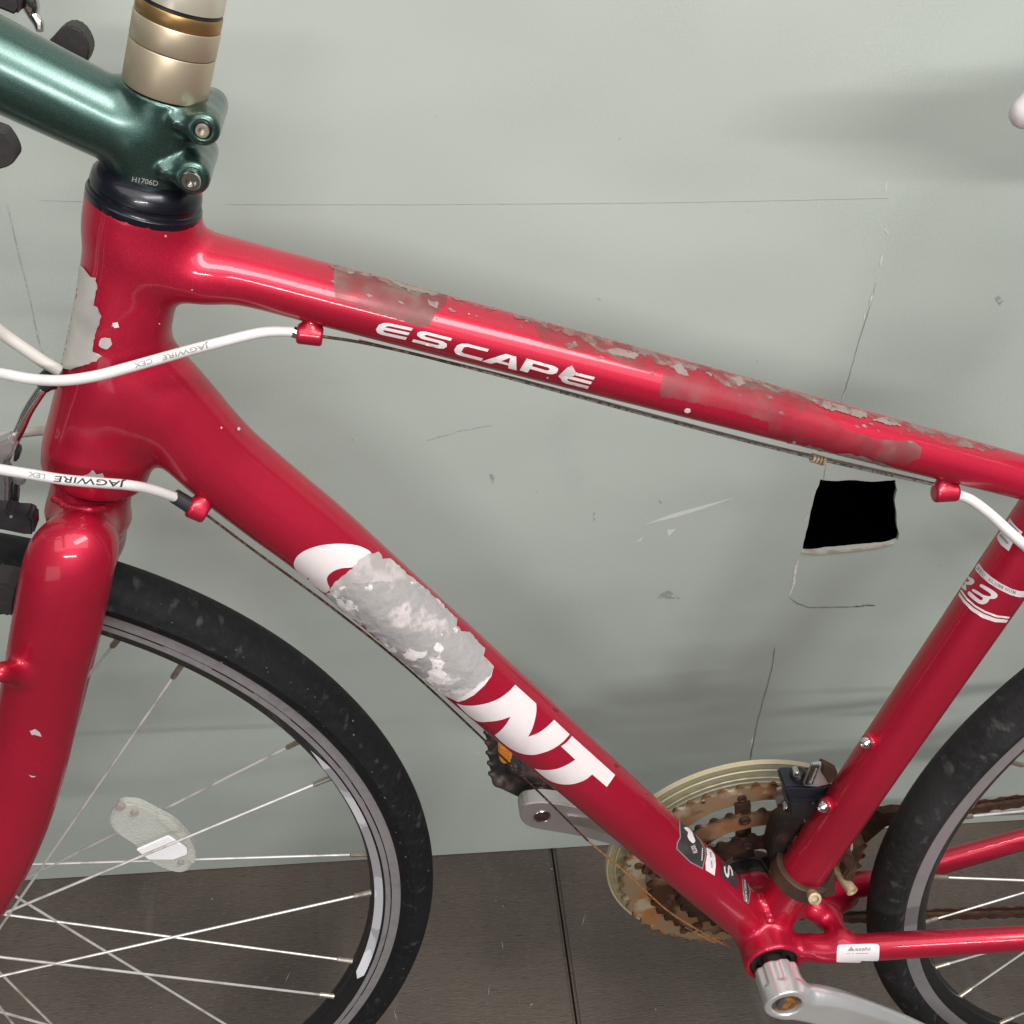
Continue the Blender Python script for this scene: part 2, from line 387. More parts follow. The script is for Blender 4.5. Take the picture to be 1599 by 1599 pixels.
def ragged(po, amp, step=4):
    out = []
    for i in range(len(po)):
        a, c = po[i], po[(i+1) % len(po)]; n = max(1, int(math.hypot(a[0]-c[0], a[1]-c[1])/step))
        for k in range(n): out.append((a[0]+(c[0]-a[0])*k/n+random.gauss(0, amp), a[1]+(c[1]-a[1])*k/n+random.gauss(0, amp)))
    return out
def decal(name, polys, tree, m, parent, h=.00025, step=5, label=None, thick=0.0, relief=0.0):
    """thin printed or stuck-on film: outline traced, laid on the surface of the tube"""
    V, F = tri2d(polys, step); W = []; ok = []
    for x, y in V:
        d = Vector(ray(x, y)).normalized(); hit = tree.ray_cast(Vector(CAM), d)
        if hit[0] is None: W.append(Vector((0, 0, 0))); ok.append(False); continue
        nn = hit[1] if hit[1].dot(d) < 0 else -hit[1]
        W.append(hit[0]+nn*(h+(random.random()*relief))); ok.append(True)
    F = [f for f in F if all(ok[i] for i in f)]
    F = [f for f in F if max((W[f[0]]-W[f[1]]).length, (W[f[1]]-W[f[2]]).length, (W[f[2]]-W[f[0]]).length) < .012]
    if not F: return None
    par = {}
    def find(a):
        while par.setdefault(a, a) != a: par[a] = par[par[a]]; a = par[a]
        return a
    for f in F: par[find(f[0])] = find(f[1]); par[find(f[1])] = find(f[2])
    groups = {}
    for f in F: groups.setdefault(find(f[0]), []).append(f)
    o = None; G_ = sorted(groups.values(), key=len)
    for F in G_[:-1]:
        if len(F) > 6: _decal_obj(name, F, W, m, parent, label)
    return _decal_obj(name, G_[-1], W, m, parent, label)
def _decal_obj(name, F, W, m, parent, label):
    used = sorted({i for f in F for i in f}); mp = {j: i for i, j in enumerate(used)}
    fl = []
    for f in F:
        a, b, c = (W[i] for i in f); g = [mp[i] for i in f]
        if (b-a).cross(c-a).dot(Vector(CAM)-a) < 0: g.reverse()
        fl.append(g)
    o = frompy(name, [W[i] for i in used], fl, m, parent, True)
    if label: o["label"] = label
    return o
FONT_CACHE = {}
def textpolys(s, size=1.0):
    c = bpy.data.curves.new("t", 'FONT'); c.body = s; c.size = size; c.resolution_u = 3; c.offset = .012
    o = bpy.data.objects.new("t", c); COL.objects.link(o); bpy.context.view_layer.update()
    me = o.to_mesh(); V = [(v.co.x, v.co.y) for v in me.vertices]; F = [tuple(p.vertices) for p in me.polygons]
    o.to_mesh_clear(); bpy.data.objects.remove(o); bpy.data.curves.remove(c); return V, F
def textdecal(name, s, a, b, hgt, tree, m, parent, h=.0003, bold=0, skew=0.0, flip=False, curve=None):
    """lettering from baseline point a to point b (in traced outline coordinates), cap height hgt"""
    V, F = textpolys(s); xs = [v[0] for v in V]; ys = [v[1] for v in V]; x0, x1 = min(xs), max(xs); y1 = max(ys); y0 = 0
    u = np.array([b[0]-a[0], b[1]-a[1]], float); L = np.linalg.norm(u); u /= L; v = np.array([u[1], -u[0]])
    bm = bmesh.new(); vs = [bm.verts.new((x, y, 0)) for x, y in V]
    for f in F:
        try: bm.faces.new([vs[i] for i in f])
        except Exception: pass
    bmesh.ops.remove_doubles(bm, verts=bm.verts[:], dist=1e-5); bmesh.ops.triangulate(bm, faces=bm.faces[:]); bmesh.ops.subdivide_edges(bm, edges=bm.edges[:], cuts=1, use_grid_fill=True)
    W = []; ok = []
    bm.verts.ensure_lookup_table()
    for q in bm.verts:
        t = (q.co.x-x0)/(x1-x0); s_ = q.co.y/y1*hgt
        pt = np.array(a)+u*(t*L+skew*s_)+v*s_
        if curve: pt = pt+v*curve*(4*t*(1-t))
        d = Vector(ray(*pt)).normalized(); hit = tree.ray_cast(Vector(CAM), d)
        if hit[0] is None: ok.append(False); W.append(Vector()); continue
        nn = hit[1] if hit[1].dot(d) < 0 else -hit[1]; W.append(hit[0]+nn*h); ok.append(True)
    bm.verts.index_update(); F = [[x.index for x in f.verts] for f in bm.faces]; bm.free()
    F = [f for f in F if all(ok[i] for i in f)]
    if not F: return None
    return frompy(name, W, F, m, parent, False)

# ================================================================== floor
def seam_pts():
    a = PF(862, 1326); b = PF(887, 1500); return a, b
fa, fb = seam_pts(); XS = float(fb[0]+(fb[0]-fa[0])*0)       # board joint, runs away from the wall
FLOORM = mat("dark_floor_board", (.116, .092, .075), .62, noise=[(5, (.078, .062, .053), .42, .62, 5), (40, (.125, .104, .09), .58, .72, 4, (1, .15, 1)), (2.2, (.100, .082, .068), .5, .7, 3), (420, (.150, .126, .106), .55, .78, 3, (.35, 1.6, 1)), (300, (.060, .048, .041), .55, .75, 3, (.3, 1.8, 1))], bump=(420, .8, .0009, 3, (.35, 1.6, 1)))
nt = FLOORM.node_tree; b = nt.nodes["Principled BSDF"]
# fine ribbed grain
tc = nt.nodes.new("ShaderNodeTexCoord"); wv = nt.nodes.new("ShaderNodeTexWave"); wv.bands_direction = 'Y'; wv.inputs["Scale"].default_value = 22; wv.inputs["Distortion"].default_value = 1.2; wv.inputs["Detail"].default_value = 3
nt.links.new(tc.outputs["Object"], wv.inputs["Vector"]); bp = nt.nodes.new("ShaderNodeBump"); bp.inputs["Strength"].default_value = .12; bp.inputs["Distance"].default_value = .0008
nt.links.new(wv.outputs["Fac"], bp.inputs["Height"]); nt.links.new([n for n in nt.nodes if n.type == 'BUMP'][0].outputs[0], bp.inputs["Normal"]); nt.links.new(bp.outputs[0], b.inputs["Normal"])
SUBF = mat("subfloor", (.035, .03, .026), .9)
fl = frompy("floor", [(-4, -4, -.012), (5, -4, -.012), (5, DW+.02, -.012), (-4, DW+.02, -.012)], [(0, 1, 2, 3)], SUBF, smooth=False); fl["kind"] = "structure"
dxs = float((fb[0]-fa[0])/(fb[1]-fa[1]))
BW = .62
for i in range(-5, 7):
    x0 = XS+BW*i; g = .0010
    bm = bmesh.new(); q = []
    for (x, y) in ((x0+g, -3.2), (x0+BW-g, -3.2), (x0+BW-g, DW+.015), (x0+g, DW+.015)):
        q.append(bm.verts.new((x+dxs*(y-float(fb[1])), y, 0)))
    f = bm.faces.new(q); r = bmesh.ops.extrude_face_region(bm, geom=[f])
    for v in [g_ for g_ in r['geom'] if isinstance(g_, bmesh.types.BMVert)]: v.co.z = -.0115
    bmesh.ops.recalc_face_normals(bm, faces=bm.faces)
    bmesh.ops.bevel(bm, geom=[e for e in bm.edges if e.verts[0].co.z > -.001 and e.verts[1].co.z > -.001], offset=.0030, segments=3, affect='EDGES')
    o = frombm("floor_board", bm, FLOORM, fl, auto=50)
    if i == 0: o.location.z = .0006
# crumbs and dust specks on the floor
bm = bmesh.new()
DUST = mat("dust_specks", (.34, .31, .28), .8)
for k in range(150):
    x, y = random.uniform(-.25, 1.2), random.uniform(-.5, DW-.01); s = random.choice([.0005, .0007, .0009, .0013]); 
    v = [bm.verts.new((x+random.uniform(.4, 1.3)*s*math.cos(a), y+random.uniform(.4, 1.3)*s*math.sin(a), .0012)) for a in (0, 1.2, 2.5, 3.8, 5)]
    bm.faces.new(v)
for k in range(7):    # short pale scratches
    x, y = [(.42, .17), (.40, .12), (.505, .19), (.53, .05), (.31, .1), (.62, .0), (.2, .15)][k]; L = random.uniform(.006, .018); a = random.uniform(1.2, 1.9)
    v = [bm.verts.new((x+math.cos(a)*t*L+random.uniform(-.0006, .0006)*0+n*.0005*(1-abs(2*t-1)), y+math.sin(a)*t*L, .0012)) for t, n in ((0, 0), (.4, 1), (1, 0), (.5, -1))]; bm.faces.new(v)
o = frombm("floor_grit", bm, DUST); o["kind"] = "stuff"; o["label"] = "pale grit and flecks scattered on the dark floor boards"

# ================================================================== wall
WALLM = mat("pale_green_painted_board", (.425, .470, .430), .42, spec=.4,
            noise=[(2.2, (.405, .45, .412), .35, .65, 3), (4.5, (.385, .43, .398), .52, .72, 5, (1, 1, 1.6)), (9, (.365, .395, .365), .62, .80, 6), (.9, (.455, .475, .430), .45, .65, 2), (700, (.445, .475, .43), .45, .62, 2), (14, (.43, .46, .42), .62, .78, 5)],
            bump=(2.6, .9, .012, 2, (1, 1, 1.7)))
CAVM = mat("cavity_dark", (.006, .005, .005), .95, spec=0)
wall = bpy.data.objects.new("wall", None); COL.objects.link(wall); wall.location = (.5, DW, 0)
wall["label"] = "pale grey-green painted board wall with a broken dark hole and a long crack behind the red bicycle"; wall["category"] = "wall"
PM["mw"]["wall"] = Matrix.Translation(wall.location)
def WP(x, y): p = P(x, y, DW); return (float(p[0]), float(p[2]))
hole_px = [(1281, 749), (1300, 751), (1330, 750), (1360, 752), (1399, 750), (1400, 766), (1397, 783), (1400, 800), (1401, 822), (1404, 834), (1402, 843), (1392, 848), (1360, 851), (1320, 856), (1290, 858), (1270, 860), (1252, 861), (1257, 840), (1261, 822), (1266, 798), (1272, 775)]
hole_px = ragged(hole_px, .5, 7); hole = [WP(*p) for p in hole_px]
ZS = 0.7475
def wallpanel(name, x0, x1, z0, z1, holes=()):
    outer = [(x0, z0), (x1, z0), (x1, z1), (x0, z1)]; V = [Vector(p) for p in outer]; E = [(0, 1), (1, 2), (2, 3), (3, 0)]
    for h in holes:
        b0 = len(V); V += [Vector(p) for p in h]; E += [(b0+i, b0+(i+1) % len(h)) for i in range(len(h))]
    v, e, f, *_ = delaunay_2d_cdt(V, E, [], 0, 1e-6); tris = []
    for t in f:
        c = (sum(v[i][0] for i in t)/3, sum(v[i][1] for i in t)/3)
        if not any(evenodd(c, [h]) for h in holes): tris.append(t)
    bm = bmesh.new(); vs = [bm.verts.new((p[0], DW, p[1])) for p in v]
    for t in tris: bm.faces.new([vs[i] for i in t])
    r = bmesh.ops.extrude_face_region(bm, geom=bm.faces[:])
    for g_ in r['geom']:
        if isinstance(g_, bmesh.types.BMVert): g_.co.y += .0035
    bmesh.ops.recalc_face_normals(bm, faces=bm.faces)
    return frombm(name, bm, WALLM, wall)
wallpanel("wall_panel", -4, 5, 0.0015, ZS, [hole])
wallpanel("wall_panel", -4, 5, ZS, 3.2)
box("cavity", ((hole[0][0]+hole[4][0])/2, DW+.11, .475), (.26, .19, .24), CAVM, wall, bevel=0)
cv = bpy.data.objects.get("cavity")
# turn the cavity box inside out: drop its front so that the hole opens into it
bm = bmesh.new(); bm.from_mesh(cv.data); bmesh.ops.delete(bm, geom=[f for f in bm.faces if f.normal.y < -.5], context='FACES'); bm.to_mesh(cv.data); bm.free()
# seam shadow gap closer behind panels
box("backing_batten", (.5, DW+.0145, ZS), (9, .02, .05), WALLM, wall, bevel=0)
WT = bvh(*[o for o in wall.children if o.name.startswith("wall_panel")]) if False else None
def wdecal(name, poly, m, h=.0004, th=0):
    V = [(*WP(*p),) for p in poly]
    bm = bmesh.new(); f = bm.faces.new([bm.verts.new((x, DW-h, z)) for x, z in V])
    if f.normal.y > 0: f.normal_flip()
    f.normal_update()
    if f.normal.y > 0: bmesh.ops.reverse_faces(bm, faces=[f])
    bmesh.ops.triangulate(bm, faces=bm.faces)
    return frombm(name, bm, m, wall)
CRK = mat("crack_dark", (.24, .24, .215), .9); CRKW = mat("crack_white", (.70, .70, .66), .8, noise=[(300, (.5, .5, .46), .5, .65, 3)])
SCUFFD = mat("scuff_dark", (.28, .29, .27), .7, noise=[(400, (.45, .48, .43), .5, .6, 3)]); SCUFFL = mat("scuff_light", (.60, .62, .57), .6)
PLY = mat("torn_board_edge", (.50, .45, .38), .85, noise=[(200, (.36, .30, .25), .45, .62, 4, (.3, 1, 1))], bump=(300, .6, .0008, 4))
def line(pts, wd, m, name="crack", jit=.35, h=.0004):
    P_ = []
    for i in range(len(pts)-1):
        a, c = pts[i], pts[i+1]; n = max(1, int(math.hypot(a[0]-c[0], a[1]-c[1])/7))
        for k in range(n): P_.append((a[0]+(c[0]-a[0])*k/n+random.gauss(0, jit), a[1]+(c[1]-a[1])*k/n+random.gauss(0, jit)))
    P_.append(pts[-1]); up = []; dn = []
    for i, p in enumerate(P_):
        q0 = P_[max(0, i-1)]; q1 = P_[min(len(P_)-1, i+1)]; dx, dy = q1[0]-q0[0], q1[1]-q0[1]; L = math.hypot(dx, dy) or 1
        ww = wd*(.5+.9*random.random())*(0.25 if i in (0, len(P_)-1) else 1)/2; up.append((p[0]-dy/L*ww, p[1]+dx/L*ww)); dn.append((p[0]+dy/L*ww, p[1]-dx/L*ww))
    V = [(*WP(*p),) for p in up]+[(*WP(*p),) for p in dn]; n = len(up)
    return frompy(name, [(x, DW-h, z) for x, z in V], [(i, i+1, n+i+1, n+i) for i in range(n-1)], m, wall, False)
line([(1368, 440), (1358, 478), (1342, 530), (1325, 590), (1314, 628)], 1.0, CRK)
line([(1385, 283), (1382, 298)], 2.6, CRKW, "paint_chip"); line([(1382, 358), (1387, 366)], 4, CRKW, "paint_chip"); line([(1378, 396), (1374, 414)], 2.5, CRKW, "paint_chip"); line([(1370, 424), (1368, 434)], 1.5, CRKW, "paint_chip")
line([(1363, 455), (1357, 478)], 2.8, CRKW, "paint_chip", h=.0006); line([(1351, 488), (1348, 502)], 1.6, CRKW, "paint_chip")
line([(1320, 608), (1314, 628)], 2.2, CRKW, "paint_chip", h=.0006)
line([(1247, 872), (1243, 885), (1238, 915), (1232, 932)], 3.4, CRKW, "paint_chip"); line([(1260, 805), (1258, 812)], 4, CRKW, "paint_chip")
line([(1233, 932), (1245, 942), (1262, 948), (1300, 948), (1330, 947), (1366, 945)], 1.5, CRK)
line([(1335, 947), (1350, 944), (1366, 945)], 4, SCUFFD, "scuff")
line([(1210, 1010), (1205, 1045), (1190, 1100), (1180, 1140), (1172, 1185)], 1.4, CRK); line([(1176, 1150), (1172, 1166)], 3, CRKW, "paint_chip")
line([(1175, 1160), (1170, 1190)], 1.6, CRK)
line([(1285, 752), (1291, 720)], .8, CRK)
line([(352, 318), (500, 318.5), (640, 318.5), (820, 317.5), (1000, 316), (1200, 312.5), (1390, 308)], 1.1, mat("faint_seam", (.445, .47, .425), .6), "panel_joint", .1)
line([(60, 312), (132, 314)], .9, MATS["faint_seam"], "panel_joint", .1)
# torn lower lip of the hole, a solid sliver of board standing proud
bm = bmesh.new(); lp = [(1252, 861), (1290, 858.5), (1320, 856.5), (1360, 851.5), (1395, 847), (1375, 853), (1345, 857), (1310, 861), (1275, 864)]
f = bm.faces.new([bm.verts.new((WP(*p)[0], DW-.0018, WP(*p)[1])) for p in lp]); r = bmesh.ops.extrude_face_region(bm, geom=[f])
for g_ in r['geom']:
    if isinstance(g_, bmesh.types.BMVert): g_.co.y += .004
bmesh.ops.recalc_face_normals(bm, faces=bm.faces); frombm("torn_edge", bm, PLY, wall, auto=40)
# scuffs and scratches
def C7(pts): return Z(3.198, 700, 450, pts)
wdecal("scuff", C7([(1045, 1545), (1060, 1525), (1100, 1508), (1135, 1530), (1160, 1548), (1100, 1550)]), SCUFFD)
wdecal("scratch", C7([(975, 1180), (1120, 1125), (1250, 1090), (1440, 1040), (1260, 1105), (1140, 1142)]), SCUFFL)
wdecal("scratch", C7([(935, 1265), (975, 1240), (960, 1262)]), SCUFFL); wdecal("scratch", C7([(1090, 1205), (1135, 1200), (1160, 1175), (1100, 1240)]), SCUFFL)
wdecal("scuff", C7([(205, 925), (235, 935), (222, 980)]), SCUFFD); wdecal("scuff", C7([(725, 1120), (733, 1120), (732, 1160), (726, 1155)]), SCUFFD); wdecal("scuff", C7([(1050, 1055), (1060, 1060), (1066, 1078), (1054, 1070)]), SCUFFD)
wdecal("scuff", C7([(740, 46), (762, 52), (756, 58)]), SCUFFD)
for k in range(9): line([(500+k*4.2+random.uniform(-1, 1), 593+random.uniform(-1, 1)), (497+k*4.4, 599+random.uniform(-1, 1))], 1.1, SCUFFD, "scuff", .2)
line([(665, 688), (720, 672), (770, 663)], .7, SCUFFD, "scratch"); line([(12, 320), (30, 400), (45, 457), (59, 525), (70, 560)], 1.2, SCUFFD, "crack", .2)
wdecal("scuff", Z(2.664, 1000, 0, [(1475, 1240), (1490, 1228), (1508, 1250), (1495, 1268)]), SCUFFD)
wdecal("scuff", Z(10, 740, 1130, [(40, 440), (60, 430), (70, 450), (55, 465)]), SCUFFL)
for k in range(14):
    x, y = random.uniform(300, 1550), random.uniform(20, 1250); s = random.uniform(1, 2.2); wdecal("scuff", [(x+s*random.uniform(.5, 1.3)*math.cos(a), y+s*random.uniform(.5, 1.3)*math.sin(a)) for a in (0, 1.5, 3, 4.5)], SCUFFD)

# ================================================================== frame
F_ = SDF()
AX0 = np.array([.2345, 0, .9407]); AX1 = np.array([.1648, 0, .7192]); AXD = (AX0-AX1)/np.linalg.norm(AX0-AX1)
def PA(a, b): return PR(a, b, 0)
ht = [PA((132, 305), (306, 332)), PA((131, 345), (300, 372)), PA((130, 395), (281, 420)), PA((116, 488), (262, 512)), PA((92, 592), (245, 617)), PA((80, 655), (240, 682)), PA((72, 696), (236, 722)), PA((75, 722), (224, 748)), PA((88, 742), (212, 764))]
for q in ht:       # centre the head tube on its own steering axis
    t = (q[:3]-AX1)@AXD; q[:3] = AX1+AXD*t
F_.path(ht, .012)
top = AX1+AXD*float((P(219, 308)-AX1)@AXD); bot = AX1+AXD*float((P(148, 738)-AX1)@AXD)
tt = [(225, 400, 45), (258, 408, 58)]
TT = [PA((262, 340), (236, 452)), PA((321, 358), (291, 472)), PA((400, 379), (372, 479)), PA((475, 400), (448, 493)), PA((650, 446), (626, 536)), PA((800, 487), (777, 577)), PA((950, 531), (928, 619)), PA((1200, 600), (1178, 682)), PA((1299, 627), (1279, 706)), PA((1449, 669), (1430, 740)), PA((1599, 709), (1582, 775)), PA((1700, 737), (1683, 800))]
TT = [q*np.array([1, 1, 1, .945]) for q in straight(TT, 2)]; F_.path(TT, .010, sy=1.28)
DT = [PA((248, 525), (168, 638)), PA((280, 545), (180, 672)), PA((322, 590), (222, 700)), PA((362, 637), (264, 738)), PA((400, 677), (305, 773)), PA((470, 738), (382, 832)), PA((540, 800), (455, 891)), PA((675, 925), (598, 1005)), PA((800, 1035), (727, 1110)), PA((950, 1174), (879, 1239)), PA((1048, 1262), (985, 1330)), PA((1124, 1337), (1062, 1394)), PA((1172, 1386), (1118, 1440)), PA((1215, 1428), (1160, 1480))]
DT = straight(DT, 6); F_.path(DT, .012)
ST = [PA((1700, 622), (1781, 680)), PA((1591, 785), (1665, 836)), PA((1480, 950), (1550, 999)), PA((1354, 1145), (1420, 1186)), PA((1232, 1326), (1292, 1366)), PA((1187, 1396), (1246, 1434))]
ST = straight(ST, 0, 1, 1); F_.path(ST, .006)
bbn = P(1208, 1505, -.034); BBX, BBZ = float(bbn[0]), float(bbn[2])
F_.cyl((BBX, -.0345, BBZ), (BBX, .0345, BBZ), .0222, .0010, .0055)
CSn = [PR((1225, 1460), (1225, 1507), -.018), PR((1262, 1456), (1262, 1503), -.028), PR((1300, 1457), (1300, 1502), -.034), PR((1375, 1454), (1375, 1504), -.044), PR((1452, 1455), (1455, 1500), -.050), PR((1525, 1449), (1530, 1491), -.055), PR((1599, 1440), (1601, 1482), -.06)]
d_ = CSn[-1]-CSn[-2]; AXR = np.array([1.01753, 0, .342]); CSn.append(np.array([AXR[0]-.01, -.066, AXR[2]-.01, .007]))
CSn = straight(CSn, 2, 2, 1); F_.path(CSn, .005, sy=.85)
CSf = [np.array([BBX+.01, .022, BBZ+.004, .010]), PR((1362, 1362), (1352, 1400), .036), PR((1478, 1320), (1468, 1362), .050), PR((1530, 1307), (1538, 1347), .055), PR((1599, 1297), (1601, 1332), .06), np.array([AXR[0]-.01, .066, AXR[2]-.01, .007])]
CSf = straight(CSf, 1, 2, 1); F_.path(CSf, .008, sy=.85)
F_.path([np.append(P(1312, 1462, -.03), .007), np.append(P(1300, 1440, -.012), .0075), np.append(P(1292, 1428, .01), .0075), np.append(P(1325, 1402, .036), .008)], .008)
F_.path([np.append(P(1272, 1418, -.004), .010), np.append(P(1292, 1432, -.004), .009)], .010)
for s in (-1, 1):   # seat stays, behind the edge of the picture
    F_.path([np.append(P(1650, 770, 0)+np.array([.012, s*.014, 0]), .0085), np.append(np.array([AXR[0]-.12, s*.045, .52]), .0075), np.append(np.array([AXR[0], s*.062, AXR[2]+.01]), .0065)], .006)
F_.cyl(top, top+AXD*.06, .05, .0005, .0012, -1); F_.cyl(bot, bot-AXD*.06, .036, .0005, .002, -1)
F_.cyl((BBX, -.06, BBZ), (BBX, -.026, BBZ), .0178, .0005, .001, -1)
frame = F_.mesh("frame", .0019, RED, root, 22)
frame["label"] = "red welded frame with worn decals"
FT = bvh(frame)
def smudge(a, b, m, wd=1.0, h=.0006):
    """a line of print too small to read: short broken strokes"""
    n = max(3, int(math.hypot(b[0]-a[0], b[1]-a[1])/2.6)); dx, dy = (b[0]-a[0])/n, (b[1]-a[1])/n; L = math.hypot(dx, dy); nx, ny = -dy/L*wd, dx/L*wd
    for k in range(n):
        if random.random() < .12: continue
        x, y = a[0]+dx*k, a[1]+dy*k; fdecal("fine_print", [(x-nx, y-ny), (x+dx*.7-nx, y+dy*.7-ny), (x+dx*.7+nx, y+dy*.7+ny), (x+nx, y+ny)], m, h=h, step=2)
def fdecal(name, polys, m, **k):
    polys = polys if isinstance(polys[0][0], (tuple, list)) else [polys]
    return decal(name, polys, FT, m, frame, **k)

# weld bead rings
def bead(c, n, r, wd, m=RED, a0=0, a1=2*math.pi): pass

# --- lettering on the top tube
def esc(letter, o, wdt):
    T = {'E': [[(1, 0), (.25, 0), (.1, .08), (0, .3), (0, .7), (.1, .92), (.25, 1), (1, 1), (1, .78), (.32, .78), (.24, .72), (.22, .61), (1, .61), (1, .39), (.22, .39), (.24, .28), (.32, .22), (1, .22)]],
         'S': [[(1, 0), (.2, 0), (.06, .08), (0, .25), (.04, .45), (.2, .6), (.72, .6), (.78, .69), (.72, .78), (0, .78), (0, 1), (.8, 1), (.95, .92), (1, .72), (.95, .5), (.8, .39), (.28, .39), (.22, .3), (.28, .22), (1, .22)]],
         'C': [[(1, 0), (.28, 0), (.1, .1), (0, .32), (0, .7), (.1, .92), (.28, 1), (1, 1), (1, .78), (.34, .78), (.24, .68), (.24, .32), (.34, .22), (1, .22)]],
         'A': [[(0, 1), (.5, 0), (.82, 0), (1.06, 1), (.80, 1), (.77, .8), (.40, .8), (.28, 1)], [(.50, .62), (.74, .62), (.69, .24), (.66, .24)]],
         'P': [[(0, 0), (.85, 0), (.97, .08), (1, .25), (1, .45), (.92, .62), (.8, .68), (.25, .68), (.25, 1), (0, 1)], [(.25, .22), (.25, .46), (.7, .46), (.76, .4), (.76, .28), (.7, .22)]]}[letter]
    vv = (-46, 72); out = []
    for poly in T:
        out.append([(560+(o[0]+u*wdt[0]+v*vv[0])/3.9975, 480+(o[1]+u*wdt[1]+v*vv[1])/3.9975) for u, v in poly])
    return out
for L_, o_, w_ in (('E', (140, 86), (198, 43)), ('S', (378, 140), (205, 52)), ('C', (628, 213), (185, 47)), ('A', (815, 262), (205, 54)), ('P', (1050, 318), (205, 58)), ('E', (1292, 388), (183, 47))):
    fdecal("lettering", esc(L_, o_, w_), WHITE, step=4)
fdecal("paint_chip", Z(3.9975, 560, 480, [(1245, 425), (1300, 375), (1330, 362), (1345, 385), (1360, 415), (1330, 430), (1290, 420), (1260, 440)]), CHIP, h=.0005)
# --- tape residue and bare patches on the top tube
C5 = lambda p: Z(3.9975, 400, 400, p); C6 = lambda p: Z(3.9975, 1199, 600, p)
fdecal("tape_residue", ragged(C5([(485, 52), (560, 70), (700, 108), (850, 150), (1000, 192), (1195, 245), (1185, 300), (1130, 350), (1085, 430), (1010, 440), (900, 400), (840, 380), (740, 350), (620, 318), (490, 280), (484, 160)]), .5), FILM, h=.0002, label="dull tape residue band")
fdecal("tape_residue", ragged(C7([(430, 190), (500, 152), (700, 222), (900, 282), (1100, 345), (1150, 360), (1100, 395), (1040, 420), (960, 405), (850, 370), (780, 330), (640, 322), (560, 310), (470, 280)]), .8), FILM, h=.0002)
fdecal("tape_residue", ragged(C7([(1090, 390), (1200, 370), (1400, 415), (1600, 470), (1760, 500), (1800, 560), (1780, 620), (1700, 660), (1590, 665), (1500, 640), (1420, 615), (1290, 585), (1060, 540), (1060, 470)]), .8), FILM, h=.0002)
fdecal("tape_residue", ragged(C6([(0, 140), (260, 95), (330, 160), (400, 230), (520, 290), (680, 345), (900, 355), (960, 395), (950, 460), (860, 500), (700, 480), (520, 420), (300, 370), (0, 330)]), .8), FILM, h=.0002)
GSP = [C5([(780, 110), (880, 130), (1020, 180), (1180, 225), (1120, 245), (1000, 230), (860, 175)]), C5([(1060, 270), (1140, 300), (1130, 330), (1080, 305)]), C5([(940, 190), (985, 205), (975, 240), (945, 225)]), C5([(560, 78), (620, 92), (600, 120), (570, 105)]),
       C7([(790, 310), (850, 300), (900, 315), (950, 330), (930, 355), (880, 345), (820, 335)]), C7([(580, 280), (630, 270), (650, 290), (600, 305)]), C7([(1110, 390), (1160, 380), (1190, 410), (1200, 440), (1150, 430)]), C7([(1410, 450), (1460, 445), (1480, 480), (1450, 490)]), C7([(1280, 420), (1320, 425), (1310, 445)]),
       C6([(250, 95), (330, 100), (420, 125), (520, 155), (610, 180), (620, 215), (560, 210), (460, 175), (340, 150)]), C6([(650, 225), (740, 205), (800, 235), (830, 262), (760, 255)]), C6([(420, 430), (500, 425), (600, 450), (720, 490), (800, 520), (700, 510), (560, 465)]), C6([(105, 365), (180, 370), (170, 382)]), C6([(210, 385), (260, 375), (380, 415), (385, 430), (260, 400)])]
for g_ in GSP: fdecal("bare_patch", ragged(g_, .7, 3), GREY, h=.0004, step=3)
fdecal("paint_chip", C7([(1178, 605), (1190, 597), (1208, 600), (1210, 615), (1195, 622), (1180, 616)]), WHITE, h=.0004, step=3)
for c_ in ((683, 497, 1.6), (732, 491, 1.4), (855, 589, 2), (1152, 672, 2.5), (1240, 690, 3)): fdecal("paint_chip", [(c_[0]+c_[2]*math.cos(a), c_[1]+c_[2]*math.sin(a)*.8) for a in (0, 1.3, 2.5, 3.9, 5)], CHIP, h=.0004, step=3)
SCUF = mat("brown_scuff", (.20, .145, .125), .6, noise=[(90, (.30, .10, .09), .45, .62, 6), (220, (.26, .20, .175), .5, .65, 4)], bump=(300, .4, .0004, 4), alpha=.55)
patchy(SCUF, 120, .40, .55, .15, .85); patchy(GREY, 150, .34, .46, .35, 1.0)
def ttop(x): return float(np.interp(x, [475, 650, 800, 950, 1200, 1299, 1449, 1599], [400, 446, 487, 531, 600, 627, 669, 709]))
for x0, x1, dp in ((500, 590, 9), (585, 690, 15), (700, 800, 7), (800, 905, 12), (900, 1010, 22), (985, 1100, 16), (1090, 1215, 20), (1200, 1330, 13), (1320, 1420, 9), (1410, 1560, 16)):
    up_ = [(x, ttop(x)-1) for x in np.linspace(x0, x1, 8)]; lo_ = [(x, ttop(x)+dp*(.35+.65*math.sin(math.pi*min(1, max(0, (x-x0)/(x1-x0)))))+random.uniform(-3, 3)) for x in np.linspace(x1, x0, 12)]
    fdecal("scuff", ragged(up_+lo_, 1.0, 4), SCUF, h=.0003, step=4)
for k in range(34):
    x = random.uniform(520, 1560); y = ttop(x)+random.uniform(4, 40); s_ = random.uniform(1.2, 4.5); fdecal("scuff", ragged([(x-s_*1.6, y-s_*.5), (x, y-s_*.8), (x+s_*1.6, y+s_*.5), (x, y+s_*.7)], .6, 2), GREY if k % 3 == 0 else SCUF, h=.00035, step=2)
